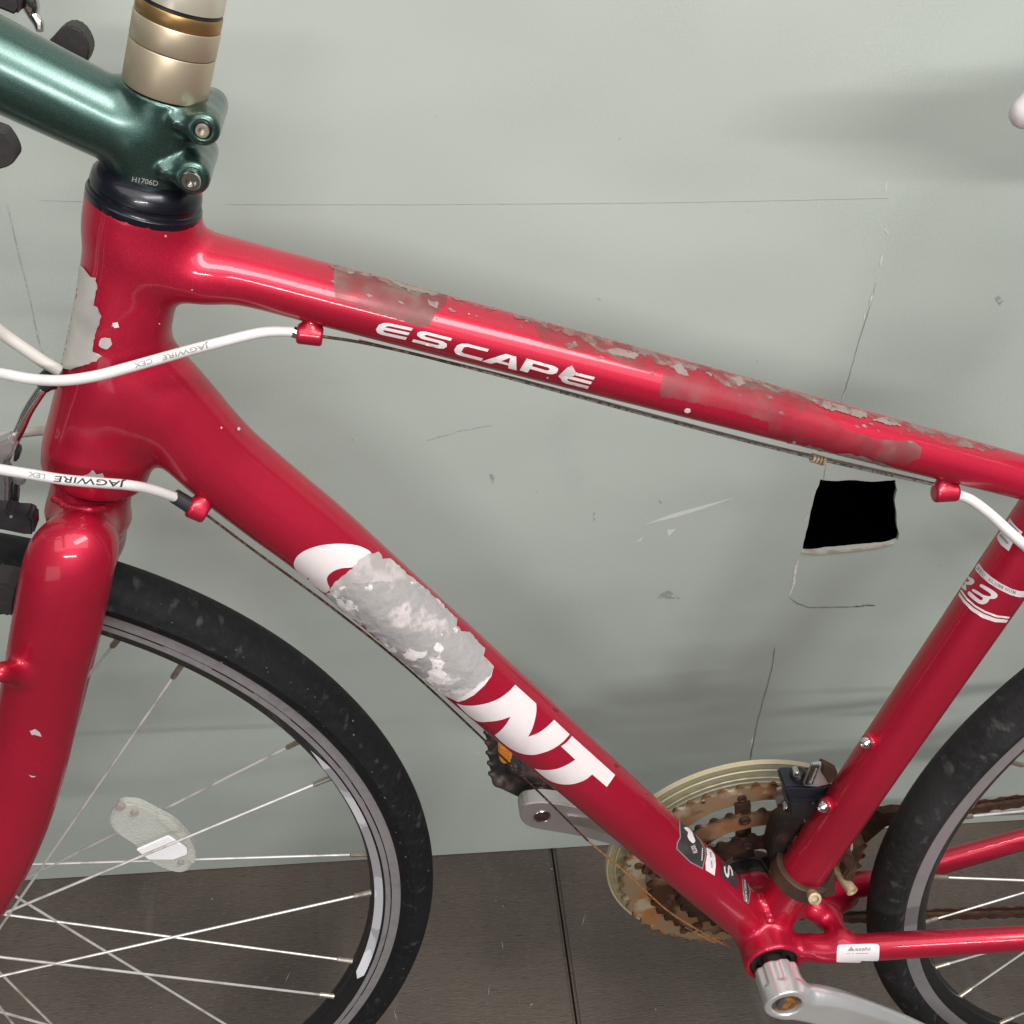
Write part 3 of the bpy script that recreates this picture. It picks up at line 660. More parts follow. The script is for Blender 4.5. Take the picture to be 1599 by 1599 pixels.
# --- head tube silver sticker remnant
C2 = lambda p: Z(3.9975, 0, 400, p)
fdecal("sticker", ragged(C2([(505, 55), (540, 90), (570, 128), (600, 130), (612, 200), (600, 240), (590, 305), (612, 320), (635, 372), (622, 430), (600, 470), (590, 530), (582, 590), (640, 620), (600, 655), (500, 690), (450, 708), (400, 700), (385, 640), (400, 560), (430, 420), (455, 300), (480, 160)]), .6, 5), SILVSTK, h=.0005, label="torn silver grey badge remnant", relief=.0002)
fdecal("paint_chip", ragged(C2([(635, 512), (660, 503), (692, 508), (702, 545), (682, 575), (640, 572), (618, 550)]), .5, 3), CHIP, h=.0008, step=3)
fdecal("paint_chip", ragged(C2([(700, 415), (735, 410), (745, 440), (715, 450)]), .4, 3), WHITE, h=.0004, step=3)
fdecal("paint_chip", ragged(C2([(520, 1370), (560, 1355), (580, 1330), (600, 1360), (640, 1350), (655, 1380), (560, 1385)]), .5, 3), CHIP, h=.0004, step=3)
for c_ in ((345, 668, 1.8), (248, 505, 1.5), (258, 368, 2), (176, 508, 1.5), (300, 452, 1.3), (212, 345, 1.2), (372, 670, 3)): fdecal("paint_chip", [(c_[0]+c_[2]*math.cos(a), c_[1]+c_[2]*math.sin(a)) for a in (0, 1.3, 2.5, 3.9, 5)], CHIP, h=.0004, step=3)
# --- big lettering on the down tube
D4 = lambda p: Z(2.961, 440, 820, p)
fdecal("lettering", smoothpoly(D4([(57, 172), (72, 142), (110, 115), (170, 95), (240, 86), (310, 88), (365, 100), (412, 128), (380, 160), (340, 188), (322, 195), (275, 199), (235, 214), (210, 240), (213, 268), (222, 290), (205, 312), (170, 292), (120, 256), (80, 222), (60, 195)]), 3), WHITE, step=6)
fdecal("lettering", D4([(978, 652), (968, 698), (935, 742), (888, 785), (845, 808), (815, 816), (800, 808), (750, 780), (850, 740), (910, 700), (920, 640), (940, 612)]), WHITE, step=5)
Npoly = [(1078, 738), (1175, 825), (1176, 860), (1168, 905), (1155, 945), (1138, 978), (1185, 960), (1225, 932), (1258, 900), (1330, 968), (1295, 1005), (1250, 1035), (1205, 1052), (1160, 1061), (1110, 1055), (1060, 1033), (1020, 1003), (985, 970), (1015, 945), (1040, 915), (1057, 885), (1010, 900), (960, 907), (905, 905), (850, 865), (808, 822), (845, 832), (895, 832), (950, 822), (1000, 803), (1045, 772)]
fdecal("lettering", curvy(D4(Npoly)), WHITE, step=6)
Tpoly = [(1340, 975), (1540, 1155), (1502, 1210), (1434, 1152), (1400, 1178), (1345, 1196), (1290, 1196), (1240, 1180), (1200, 1152), (1168, 1124), (1215, 1131), (1270, 1126), (1320, 1106), (1356, 1084), (1290, 1022), (1318, 1002)]
fdecal("lettering", curvy(D4(Tpoly)), WHITE, step=6)
fdecal("torn_sticker", ragged(D4([(430, 125), (455, 128), (465, 155), (498, 156), (540, 190), (590, 235), (635, 270), (606, 272), (540, 267), (470, 268), (400, 274), (320, 281), (260, 293), (228, 308), (215, 298), (262, 250), (322, 196), (385, 140)]), .9, 4), TORN2, h=.00035, step=4, relief=.0002, label="creased upper piece of torn grey sticker")
fdecal("torn_sticker", ragged(D4([(228, 302), (262, 282), (325, 270), (405, 264), (475, 258), (540, 257), (600, 265), (635, 275), (665, 305), (715, 345), (770, 400), (805, 440), (800, 470), (825, 492), (872, 500), (905, 545), (932, 572), (930, 605), (960, 640), (975, 655), (958, 688), (925, 722), (870, 765), (808, 806), (770, 795), (700, 745), (640, 700), (570, 640), (500, 575), (430, 505), (350, 435), (285, 392), (240, 350), (205, 305)]), 1.0, 4), TORN, h=.0008, step=4, relief=.0004, label="peeling grey and white torn sticker")
for c_ in ((868, 1109, 4.5, 2.5), (963, 1196, 4, 3), (1010, 1240, 2, 1)): fdecal("paint_chip", [(c_[0]+c_[2]*math.cos(a), c_[1]+c_[3]*math.sin(a)+c_[2]*math.cos(a)*.6) for a in (0, 1.3, 2.5, 3.9, 5)], mat("red_chip", (.20, .01, .02), .6) if "red_chip" not in MATS else MATS["red_chip"], h=.0003, step=3)
# --- stickers near the bottom bracket
B1 = lambda p: Z(5.33, 950, 1150, p)
fdecal("sticker", B1([(588, 688), (640, 735), (705, 790), (765, 865), (805, 930), (808, 1000), (783, 1105), (680, 1050), (562, 935), (568, 880), (592, 840), (586, 760)]), STKGREY, h=.00025, step=4)
fdecal("sticker", B1([(596, 702), (645, 748), (700, 800), (758, 872), (796, 935), (798, 998), (776, 1090), (682, 1038), (572, 930), (577, 885), (601, 842), (596, 770)]), STKBLACK, h=.0005, step=4, label="dark grey shield sticker with white crest")
fdecal("sticker", smoothpoly(B1([(620, 765), (650, 760), (690, 800), (700, 830), (715, 870), (700, 890), (670, 870), (650, 830), (655, 800)]), 2), STKWHITE, h=.0008, step=3, label="white crest emblem")
textdecal("lettering", "ALUXX", (950+735/5.33, 1150+965/5.33), (950+712/5.33, 1150+900/5.33), 7, FT, WHITE, frame, .0008)
smudge((950+770/5.33, 1150+1030/5.33), (950+775/5.33, 1150+925/5.33), WHITE, .8, .0009)
fdecal("sticker", B1([(812, 925), (850, 945), (882, 985), (892, 1060), (882, 1158), (808, 1112), (806, 1050), (818, 985)]), STKWHITE, h=.0003, step=4)
smudge((950+858/5.33, 1150+1090/5.33), (950+845/5.33, 1150+960/5.33), INKG, 1.1)
fdecal("sticker", B1([(925, 985), (965, 1015), (1040, 1100), (1070, 1180), (1078, 1278), (1000, 1220), (932, 1155), (935, 1080)]), STKBLACK, h=.0003, step=4)
textdecal("lettering", "S", (950+950/5.33, 1150+1085/5.33), (950+975/5.33, 1150+1180/5.33), 12, FT, WHITE, frame, .0007)
fdecal("sticker", B1([(1108, 1160), (1150, 1190), (1180, 1290), (1165, 1395), (1125, 1365), (1115, 1280)]), STKGREY, h=.0003, step=3)
fdecal("sticker", B1([(1115, 1172), (1146, 1200), (1172, 1290), (1160, 1382), (1133, 1358), (1123, 1280)]), STKBLACK, h=.0005, step=3)
textdecal("lettering", "MADE IN TAIWAN", (950+1150/5.33, 1150+1370/5.33), (950+1135/5.33, 1150+1190/5.33), 3.2, FT, WHITE, frame, .0008)
# --- chainstay shop sticker
C4 = lambda p: Z(5.33, 1300, 1299, p)
fdecal("sticker", smoothpoly(C4([(50, 945), (90, 938), (340, 932), (378, 940), (390, 960), (385, 1060), (370, 1085), (300, 1087), (60, 1082), (35, 1075), (34, 1050), (38, 970)]), 3), STKWHITE, h=.0003, step=4, label="white shop sticker on chainstay")
textdecal("lettering", "\u25b2asahi", (1300+125/5.33, 1299+988/5.33), (1300+315/5.33, 1299+985/5.33), 6, FT, INKG, frame, .0006)
smudge((1300+120/5.33, 1299+1010/5.33), (1300+300/5.33, 1299+1008/5.33), INKG, .5)
# --- seat tube decals
S7 = lambda p: Z(7.614, 1480, 780, p)
fdecal("sticker", S7([(375, 755), (430, 840), (520, 920), (640, 1000), (760, 1060), (850, 1085), (950, 1090), (950, 1155), (850, 1160), (740, 1130), (600, 1062), (480, 985), (395, 910), (330, 835), (340, 790)]), WHITE, h=.00025, step=4, label="white band around seat tube")
pathS = [(352, 805), (430, 900), (540, 985), (650, 1045), (810, 1110)]
txt = "SED ALUMINUM"
def along(path, t):
    L = [math.hypot(path[i+1][0]-path[i][0], path[i+1][1]-path[i][1]) for i in range(len(path)-1)]; s = t*sum(L)
    for i, l in enumerate(L):
        if s <= l or i == len(L)-1: return (path[i][0]+(path[i+1][0]-path[i][0])*s/l, path[i][1]+(path[i+1][1]-path[i][1])*s/l)
        s -= l
for i, ch in enumerate(txt):
    if ch == ' ': continue
    a_ = along(pathS, (i+.12)/len(txt)); b_ = along(pathS, (i+(.55 if ch == 'I' else .86))/len(txt))
    textdecal("lettering", ch, *[tuple(v) for v in (S7([(a_[0]-8, a_[1]+14)])[0], S7([(b_[0]-8, b_[1]+14)])[0])], 5.2, FT, INKG, frame, .0005)
fdecal("lettering", S7([(165, 1070), (230, 1165), (330, 1255), (450, 1325), (590, 1375), (735, 1392), (725, 1412), (580, 1398), (440, 1345), (320, 1275), (220, 1185), (152, 1090)]), WHITE, step=4)
fdecal("lettering", S7([(143, 1105), (210, 1200), (310, 1290), (430, 1360), (570, 1412), (715, 1428), (695, 1462), (560, 1455), (420, 1408), (290, 1325), (190, 1225), (130, 1140)]), WHITE, step=4)
# R and 3
Ru = [[(0, 0), (.8, 0), (.96, .1), (1, .28), (.95, .45), (.82, .56), (.70, .6), (1, 1), (.68, 1), (.45, .62), (.28, .62), (.28, 1), (0, 1)], [(.28, .22), (.28, .42), (.66, .42), (.70, .32), (.66, .22)]]
fdecal("lettering", [S7([(178+u*165-v*118, 868+u*100+v*118) for u, v in q]) for q in Ru], WHITE, step=3)
fdecal("lettering", smoothpoly(S7([(400, 1005), (470, 1040), (540, 1080), (590, 1125), (585, 1160), (545, 1180), (500, 1180), (480, 1215), (440, 1240), (385, 1240), (320, 1200), (240, 1125), (262, 1090), (330, 1150), (390, 1195), (418, 1185), (412, 1160), (370, 1135), (290, 1085), (312, 1065), (390, 1110), (430, 1135), (500, 1150), (515, 1130), (480, 1095), (385, 1035)]), 2), WHITE, step=3)
fdecal("sticker", S7([(742, 222), (790, 290), (840, 345), (892, 385), (850, 460), (775, 520), (728, 612), (640, 545), (598, 480), (590, 440), (640, 370), (700, 290)]), STKWHITE, h=.0003, step=4)
smudge(S7([(632, 420)])[0], S7([(725, 525)])[0], INKG, 2.0); smudge(S7([(735, 290)])[0], S7([(850, 390)])[0], INKG, 2.0)

# --- cable stops, welded on
def stop(pa, pb, r, Y, lug):
    s = SDF(); a = P(*pa, Y); b_ = P(*pb, Y); rr = r/FPX*depth(a)
    s.cyl(a, b_, rr, .0016, .003); l = P(*lug[0], Y+.003); s.cone(l, l+(P(*lug[1], Y+.003)-l), rr*.75, rr*.75, .004)
    o = s.mesh("cable_stop", .0007, RED, frame); return o
stop((463, 521), (504, 526), 15.5, -.012, ((486, 500), (486, 515)))
stop((294, 790), (322, 802), 17, -.018, ((320, 780), (314, 790)))
stop((1458, 770), (1495, 768), 15, -.010, ((1474, 745), (1476, 762)))
lathe("ferrule", P(457, 518, -.012), P(466, 521, -.012)-P(457, 518, -.012), [(0, .001), (0, .0028), (.0035, .0028), (.0035, .001)], STEEL, frame, 20)
lathe("ferrule", P(272, 774, -.018), P(296, 789, -.018)-P(272, 774, -.018), [(0, .001), (0, .0039), (.0098, .0041), (.0098, .001)], BLACKP, frame, 20)

# --- bottle cage bolts on the seat tube
def domebolt(x, y, Y, rp, m=STEEL):
    h = FT.ray_cast(Vector(CAM), Vector(ray(x+6, y)).normalized()); c = P(x, y, Y if Y is not None else h[0].y); r = rp/FPX*depth(c)
    n = np.array([-.82, -.5, .15]); n /= np.linalg.norm(n)
    o = lathe("bottle_bolt", c-n*r*.5, n, [(-.003, r*.8), (0, r*1.0), (r*.45, r*.98), (r*.9, r*.72), (r*1.15, r*.45), (r*1.15, r*.40), (r*.8, r*.38), (r*.8, 0)], m, frame, 28)
    lathe("bottle_boss", c-n*r*.5, n, [(-.006, r*1.2), (-.0008, r*1.25), (0, r*1.1), (0, r*.9)], RED, frame, 28)
domebolt(1351, 1161, -.006, 10); domebolt(1284, 1261, -.006, 10)

# ================================================================== headset, stem, spacers
HSR = PA((137, 292), (307, 322))[3]
c0 = top
lathe("headset", c0, AXD, [(-.0030, HSR*.9), (-.0030, HSR*1.022), (-.0026, HSR*1.028), (.0002, HSR*1.028), (.0007, HSR*1.01), (.002, HSR*1.0), (.0025, HSR*.965), (.0038, HSR*.965), (.0045, HSR*.985), (.0085, HSR*.96), (.0115, HSR*.86), (.0130, HSR*.74), (.0130, HSR*.3)], HEADB, root, 64)
lathe("crown_race", bot, AXD, [(.004, .0205), (-.0008, .0222), (-.0022, .0222), (-.0034, .0210), (-.0036, .012)], HEADB, root, 48)
def onax(x, y):
    p = P(x, y); return AX1+AXD*float((p-AX1)@AXD)
G = SDF(); rS = PA((195, 124), (322, 156))[3]
sb = onax(232, 292); s1 = onax(257, 140)
G.cyl(sb-AXD*.006, s1, rS*1.0, .0012, .010)
ext = [PR((215, 140), (195, 262)), PR((205, 129), (152, 244)), PR((58, 51), (0, 176)), PR((-80, -22), (-141, 110)), PR((-170, -70), (-230, 66))]
for q in ext: q[1] = -.002
G.path(ext, .007)
def ear(px, py, rp, py0):
    e = P(px, py, -.021); r = rp/FPX*depth(e); 
    G.cyl((e[0], -.021, e[2]), (e[0], .019, e[2]), r, .003, .006)
    a = P(px-42, py-14, -.017); G.cone(a, (e[0]-.002, -.012, e[2]+.0005), r*.35, r*.92, .004); G.cone((a[0], .012, a[2]), (e[0]-.002, .010, e[2]), r*.5, r*.9, .004)
    G.cyl((e[0], -.05, e[2]), (e[0], -.0185, e[2]), r*.46, .0003, .0008, -1)
    return e, r
e1, r1 = ear(316, 204, 27, 0); e2, r2 = ear(299, 280, 28, 0)
stem = G.mesh("stem", .0012, GREEN, root, 10)
def hexbolt(e, r, y0, m, parent):
    lathe("clamp_bolt", (e[0], y0, e[2]), (0, -1, 0), [(-.004, r*.9), (0, r), (.0030, r), (.0036, r*.9), (.0036, r*.55), (.0010, r*.5), (.0010, 0)], m, parent, 24)
hexbolt(e1, r1*.42, -.0185, NIPP, stem); hexbolt(e2, r2*.55, -.0205, STEEL, stem)
STT = bvh(stem)
textdecal("lettering", "H1706D", (206, 283), (246, 290), 8, STT, INKG, stem, .0003)
# spacers
sp = [(257, 139), (268, 71), (276, 29), (281, 7)]
A_ = [onax(*q) for q in sp]; rsp = rS*1.0
for i, (m_, rr) in enumerate(((GOLD, 1.0), (GOLD, 1.0), (BRONZE, .985))):
    h_ = float((A_[i+1]-A_[i])@AXD); R_ = rsp*rr
    lathe("spacer", A_[i]+AXD*.0003, AXD, [(0, R_*.8), (0, R_*.985), (.0005, R_), (h_-.0009, R_), (h_-.0004, R_*.985), (h_-.0004, R_*.8)], m_, root, 64)
h3 = A_[3]
lathe("spacer", h3-AXD*.0001, AXD, [(0, rsp*.7), (0, rsp*.96), (.0012, rsp*.96), (.0012, rsp*.9)], BLACKP, root, 64)
lathe("top_cap", h3+AXD*.001, AXD, [(0, rsp*.9), (.0006, rsp*.975), (.008, rsp*.97), (.0115, rsp*.88), (.0125, rsp*.5), (.0125, .004), (.009, .0038), (.009, 0)], CAPM, root, 64)
# handlebar and controls, mostly outside the frame
hb = ext[-1][:3]
hbar = tube("handlebar", catmull([(hb[0]-.008, -.30, hb[2]-.002), (hb[0]-.008, -.12, hb[2]-.002), (hb[0]-.008, 0, hb[2]-.002), (hb[0]-.008, .12, hb[2]-.002), (hb[0]-.008, .28, hb[2]-.002)], 4), .0135, BLACKP, root, 24)
# brake and shift lever parts showing past the stem (far side)
def lump(name, pts, m, parent, k=.006, res=.0012):
    s = SDF(); s.path([np.append(P(x, y, Y), r) for x, y, Y, r in pts], k); return s.mesh(name, res, m, parent)
Z4 = lambda p: Z(3.9975, 0, 0, p)
slab("shift_lever", smoothpoly(Z4([(250, 330), (310, 255), (365, 192), (430, 160), (500, 188), (545, 255), (562, 315), (548, 375), (500, 430), (330, 420)]), 2), .045, .058, RUBBER, hbar, .0012, seg=3)
slab("brake_lever", Z4([(-150, -160), (60, -160), (110, -40), (128, 50), (100, 100), (30, 70), (-100, 20)]), .05, .062, RUBBER, hbar, .0012, seg=3)
tube("lever_arm", catmull([np.append(P(40, -30, .06), .004), np.append(P(47, 5, .06), .0042), np.append(P(52, 22, .06), .0030), np.append(P(60, 36, .058), .0026), np.append(P(62, 48, .056), .0018)], 5), 0, STEEL, hbar, 12)
slab("grip", smoothpoly(Z4([(-200, 790), (0, 820), (35, 845), (80, 912), (102, 985), (70, 1028), (0, 1056), (-200, 1080)]), 2), -.085, -.076, RUBBER, hbar, .0012, seg=3)

# ================================================================== fork
K = SDF()
K.cyl(bot-AXD*.0035, bot-AXD*.030, .0202, .001, .006); K.cone(bot-AXD*.028, bot-AXD*.040+np.array([0, 0, 0]), .0180, .0170, .008)
nk = PR((84, 770), (199, 782), 0)
nb = [PR((82, 832), (182, 846), -.026), PR((60, 848), (182, 862), -.038), PR((40, 880), (174, 895), -.047), PR((24, 962), (156, 982), -.050), PR((12, 1032), (134, 1058), -.051), PR((-4, 1120), (114, 1148), -.052), PR((-24, 1200), (94, 1226), -.053), PR((-50, 1275), (68, 1304), -.054), PR((-85, 1350), (28, 1390), -.055), PR((-100, 1425), (-15, 1450), -.055), np.array([-.004, -.050, .344, .009])]
K.path(nb, .010, sy=.72)
fb_ = [PR((108, 806), (197, 814), .010), PR((108, 836), (194, 844), .026), PR((78, 862), (182, 872), .044), PR((64, 975), (157, 982), .050), PR((45, 1045), (139, 1055), .052), PR((10, 1140), (112, 1150), .053), PR((-20, 1230), (70, 1245), .055), PR((-70, 1310), (10, 1330), .055), PR((-120, 1370), (-50, 1380), .055), np.array([.004, .050, .344, .009])]
K.path(fb_, .010, sy=.72)
K.cone(P(28, 1050, -.062), P(2, 1049, -.072), .0062, .0052, .006)
fork = K.mesh("fork", .0019, RED, root, 22)
KT = bvh(fork)
def weld(pts, tree, parent, r=.0020):
    s = SDF(); n = 0
    for x, y in pts:
        h = tree.ray_cast(Vector(CAM), Vector(ray(x, y)).normalized())
        if h[0] is None: continue
        q = np.array(h[0])+np.array(h[1])*(-.45*r); s.cone(q-np.array([.0012, 0, 0]), q+np.array([.0012, 0, 0]), r*random.uniform(.85, 1.1), r, .0016); n += 1
    if n: s.mesh("weld_bead", .0007, RED, parent, 3)
weld([(86, 779), (93, 783), (100, 787), (108, 790), (116, 792), (124, 793.5), (132, 794.5), (140, 795), (148, 794.5), (156, 793)], KT, fork)
weld([(1187, 1398), (1190, 1406), (1193.5, 1414), (1197, 1422), (1200, 1430), (1203, 1438)], FT, frame, .0034)
decal("paint_chip", [ragged(Z(3.9975, 0, 800, [(185, 1365), (215, 1352), (245, 1365), (262, 1400), (240, 1392), (200, 1385)]), .4, 3)], KT, CHIP, fork, step=3)
decal("paint_chip", [ragged(Z(3.9975, 0, 1200, [(180, 35), (200, 44), (222, 45), (214, 54), (196, 52)]), .4, 3)], KT, CHIP, fork, step=3)

# ================================================================== wheels
OA = Vector((.045, 0, .342)); SAX = Vector((math.cos(math.radians(108)), 0, math.sin(math.radians(108)))); STEER = .06087
MF = Matrix.Translation(OA) @ Matrix.Rotation(STEER, 4, SAX) @ Matrix.Translation(-OA) @ Matrix.Translation((0, 0, .342))
MR = Matrix.Translation((1.01753, 0, .342))
TYRE = mat("tyre_rubber", (.009, .009, .0102), 0.66, spec=.2, noise=[(200, (.014, .014, .016), .45, .7, 5), (16, (.012, .012, .0135), .45, .65, 5), (110, (.060, .058, .056), .60, .76, 6, (1, .5, 1))], bump=(420, .5, .0006, 3))
TYRE2 = mat("tyre_rubber_worn", (.014, .0135, .0145), .7, spec=.3, noise=[(200, (.024, .023, .024), .42, .7, 5), (16, (.028, .027, .028), .45, .68, 5), (100, (.085, .082, .078), .59, .76, 6, (1, .5, 1))], bump=(380, .5, .0007, 3))
def tread(m, n=260):
    nt = m.node_tree; N = nt.nodes; L = nt.links; b = N["Principled BSDF"]; tc = N.new("ShaderNodeTexCoord"); sx = N.new("ShaderNodeSeparateXYZ"); L.new(tc.outputs["Object"], sx.inputs[0])
    def mth(op, a, b_=None, c=None):
        q = N.new("ShaderNodeMath"); q.operation = op
        for i, v in enumerate((a, b_, c)):
            if v is None: continue
            if isinstance(v, (int, float)): q.inputs[i].default_value = v
            else: L.new(v, q.inputs[i])
        return q.outputs[0]
    ang = mth('ARCTAN2', sx.outputs[2], sx.outputs[0]); ay = mth('ABSOLUTE', sx.outputs[1])
    w_ = mth('SINE', mth('ADD', mth('MULTIPLY', ang, n), mth('MULTIPLY', ay, 260)))
    cut = mth('GREATER_THAN', w_, .72)
    rr = mth('SQRT', mth('ADD', mth('POWER', sx.outputs[0], 2), mth('POWER', sx.outputs[2], 2))); zone = mth('MULTIPLY', mth('GREATER_THAN', rr, .3325), mth('LESS_THAN', rr, .3395))
    h = mth('MULTIPLY', mth('MULTIPLY', cut, zone), -1)
    bp = N.new("ShaderNodeBump"); bp.inputs["Strength"].default_value = .8; bp.inputs["Distance"].default_value = .0016; L.new(h, bp.inputs["Height"])
    old = [q for q in N if q.type == 'BUMP' and q is not bp][0]; L.new(old.outputs[0], bp.inputs["Normal"]); L.new(bp.outputs[0], b.inputs["Normal"])
tread(TYRE); tread(TYRE2, 200)
FLECK = mat("grey_fleck", (.11, .105, .10), .8)
def flecks(mw, parent, n, a0, a1, R0=.320, R1=.3385):
    """pale nicks and stones caught in the rubber"""
    V = []; F = []
    for k in range(n):
        a = math.radians(random.uniform(a0, a1)); r = random.uniform(R0, R1); y = -math.sqrt(max(0, 1-((r-.3245)/.0162)**2))*.0186-.0003; s = random.choice([.0003, .0004, .0005, .0008]); rot = random.uniform(0, 6.3); b0 = len(V)
        for q in (0, 1.4, 2.9, 4.6):
            dt = math.cos(q+rot)*s*random.uniform(.5, 2.0); dr = math.sin(q+rot)*s*random.uniform(.4, 1.0); V.append(((r+dr)*math.cos(a+dt/r), y+(dr*.9 if r > .33 else 0), (r+dr)*math.sin(a+dt/r)))
        F.append((b0, b0+1, b0+2, b0+3))
    o = frompy("rubber_nicks", V, F, FLECK, None, False); o.matrix_world = mw; o.parent = parent; o.matrix_parent_inverse = mw.inverted(); o["kind"] = "stuff"
def sweep(name, prof, m, parent, mw, seg=240, closed=False, wob=0):
    V = []; F = []; n = len(prof)
    for i in range(seg):
        a = 2*math.pi*i/seg; c, s = math.cos(a), math.sin(a)
        for r, y in prof: V.append((r*c, y, r*s))
    kk = n if closed else n-1
    for i in range(seg):
        j = (i+1) % seg
        for k in range(kk): F.append((i*n+k, i*n+(k+1) % n, j*n+(k+1) % n, j*n+k))
    return frompy(name, V, F, m, parent, True, auto=28, loc=mw)
def sym(p): return p+[(r, -y) for r, y in reversed(p)][(1 if p[-1][1] == 0 else 0):]
def wheel(mw, lines, spokes, tyrem, rib):
    if lines: rimp = [(.3165, -.0108), (.3165, -.0118), (.3092, -.0118), (.3090, -.0112), (.3084, -.0112), (.3082, -.0118), (.3046, -.0116), (.3042, -.0108), (.3036, -.0106)]
    else: rimp = [(.3165, -.0108), (.3165, -.0118), (.3050, -.0116), (.3046, -.0108)]
    inner = [(.3034, -.0104), (.2975, -.0075), (.2950, -.0045), (.2940, 0)]
    rim = sweep("wheel", sym(rimp+inner), RIMB, root, mw)
    me = rim.data; me.materials.append(BRAKE); me.materials.append(STRIPE)
    ny = len(sym(rimp+inner))-1
    for p in me.polygons:
        k = p.index % ny; k = min(k, ny-1-k)
        cr = sum((math.hypot(me.vertices[i].co.x, me.vertices[i].co.z) for i in p.vertices))/4; ay = abs(sum(me.vertices[i].co.y for i in p.vertices)/4)
        if ay > .0113 and (.3047 < cr < .316): p.material_index = 1
        if lines and .3083 < cr < .3091: p.material_index = 0
    T = [(.3150, -.0112), (.3172, -.0136), (.3195, -.0160), (.3225, -.0178)] + ([(.3250, -.0183), (.3262, -.0186), (.3272, -.0180)] if rib else [(.3240, -.0181), (.3246, -.0187), (.3254, -.0187), (.3260, -.0183)]) + [(.3300, -.0174), (.3338, -.0152), (.3368, -.0118), (.3390, -.0074), (.3402, -.0036), (.3405, 0)]
    ty = sweep("tyre", sym(T), tyrem, rim, mw, 300)
    # hub
    pr = [(-.045, .004), (-.045, .008), (-.036, .010), (-.034, .024), (-.031, .024), (-.029, .012), (0, .0105), (.029, .012), (.031, .024), (.034, .024), (.036, .010), (.045, .008), (.045, .004)]
    hub = lathe("hub", (0, 0, 0), (0, 1, 0), pr, ALLOYF, None, 32); hub.data.materials.clear(); hub.data.materials.append(ALLOYF)
    hub.matrix_world = mw; hub.parent = rim; hub.matrix_parent_inverse = mw.inverted()
    seen = {}
    for ang, side, sg in spokes:
        a = math.radians(ang); e = Vector((.2955*math.cos(a), side*.0015, .2955*math.sin(a)))
        fa_ = a+sg*math.radians(72); h = Vector((.0235*math.cos(fa_), side*.0325, .0235*math.sin(fa_)))
        d = (h-e).normalized(); n1 = e+d*.0135
        s = tube("spoke", [n1-d*.001, h], .00095, SPOKE, rim, 8, loc_mw(mw)) if False else None
        so = tube("spoke", [tuple(n1-d*.002), tuple(h)], .00095, SPOKE, None, 8); so.matrix_world = mw; so.parent = rim; so.matrix_parent_inverse = mw.inverted()
        no = tube("nipple", [(*(e-d*.002), .0023), (*(e+d*.0015), .0023), (*(e+d*.002), .00195), (*(n1-d*.001), .00185), (*n1, .0012)], .002, NIPP, None, 10); no.matrix_world = mw; no.parent = rim; no.matrix_parent_inverse = mw.inverted()
    return rim, ty
fs = [(57.9, 1, 1), (50.2, -1, -1), (30.3, 1, -1), (22.8, -1, 1), (5.3, 1, 1), (-2.4, -1, -1), (-19.6, 1, -1), (-27.8, -1, 1)]
a0 = -49.5; s_ = 0
while a0 > -300+54+28+1:
    g = 1 if s_ % 2 == 0 else -1
    fs += [(a0+3.9, 1, g), (a0-3.9, -1, -g)]; a0 -= 25.75; s_ += 1
fw, fty = wheel(MF, True, fs, TYRE, False)
rs = [(-176.5+12.857*k, -1 if k % 2 == 0 else 1, 1 if (k//2) % 2 == 0 else -1) for k in range(28)]
rw, rty = wheel(MR, False, rs, TYRE2, True)
flecks(MF, fw, 70, -50, 75); flecks(MR, rw, 45, 120, 230)
# pale blue decal strip on the inner face of the front rim
def rimstrip(a0, a1, r0, r1, m, parent, mw, y0, y1, n=24, taper=2):
    V = []; F = []
    for i in range(n+1):
        t = i/n; a = math.radians(a0+(a1-a0)*t); k = min(1, min(t, 1-t)*n/taper)
        for r, y in ((r0+(r1-r0)*(1-k)*.5, y0+(y1-y0)*(1-k)*.5), (r1-(r1-r0)*(1-k)*.5, y1-(y1-y0)*(1-k)*.5)): V.append((r*math.cos(a), y, r*math.sin(a)))
    F = [(2*i, 2*i+1, 2*i+3, 2*i+2) for i in range(n)]
    o = frompy("rim_decal", V, F, m, None, True); o.matrix_world = mw; o.parent = parent; o.matrix_parent_inverse = mw.inverted(); return o
rimstrip(-20, 30, .3029, .2969, mat("rim_decal_white", (.50, .50, .52), .4, noise=[(40, (.34, .33, .345), .5, .53, 2, (1, 1, .6)), (25, (.66, .66, .68), .55, .58, 1)]), fw, MF, -.0104, -.00745, 60, 5)
rimstrip(-20.8, -13.5, .3029, .2968, STRIPE, fw, MF, -.0106, -.0076, 16, 3)
# spoke reflector
def toM(mw, x, y, Y):
    mi = mw.inverted(); c = mi @ Vector(CAM); d = mi.to_3x3() @ Vector(ray(x, y)); return c+d*((Y-c.y)/d.y)
def wslab(name, poly, Y0, Y1, m, parent, mw, bevel=.0015):
    bm = bmesh.new(); f = bm.faces.new([bm.verts.new(toM(mw, x, y, Y0)) for x, y in poly]); r = bmesh.ops.extrude_face_region(bm, geom=[f])
    for g_ in r['geom']:
        if isinstance(g_, bmesh.types.BMVert): g_.co.y = Y1
    bmesh.ops.recalc_face_normals(bm, faces=bm.faces)
    if bevel: bmesh.ops.bevel(bm, geom=bm.edges[:], offset=bevel, segments=2, affect='EDGES', clamp_overlap=True)
    o = frombm(name, bm, m, None, auto=40); o.matrix_world = mw; o.parent = parent; o.matrix_parent_inverse = mw.inverted(); return o
R4 = lambda p: Z(3.9975, 0, 1200, p)
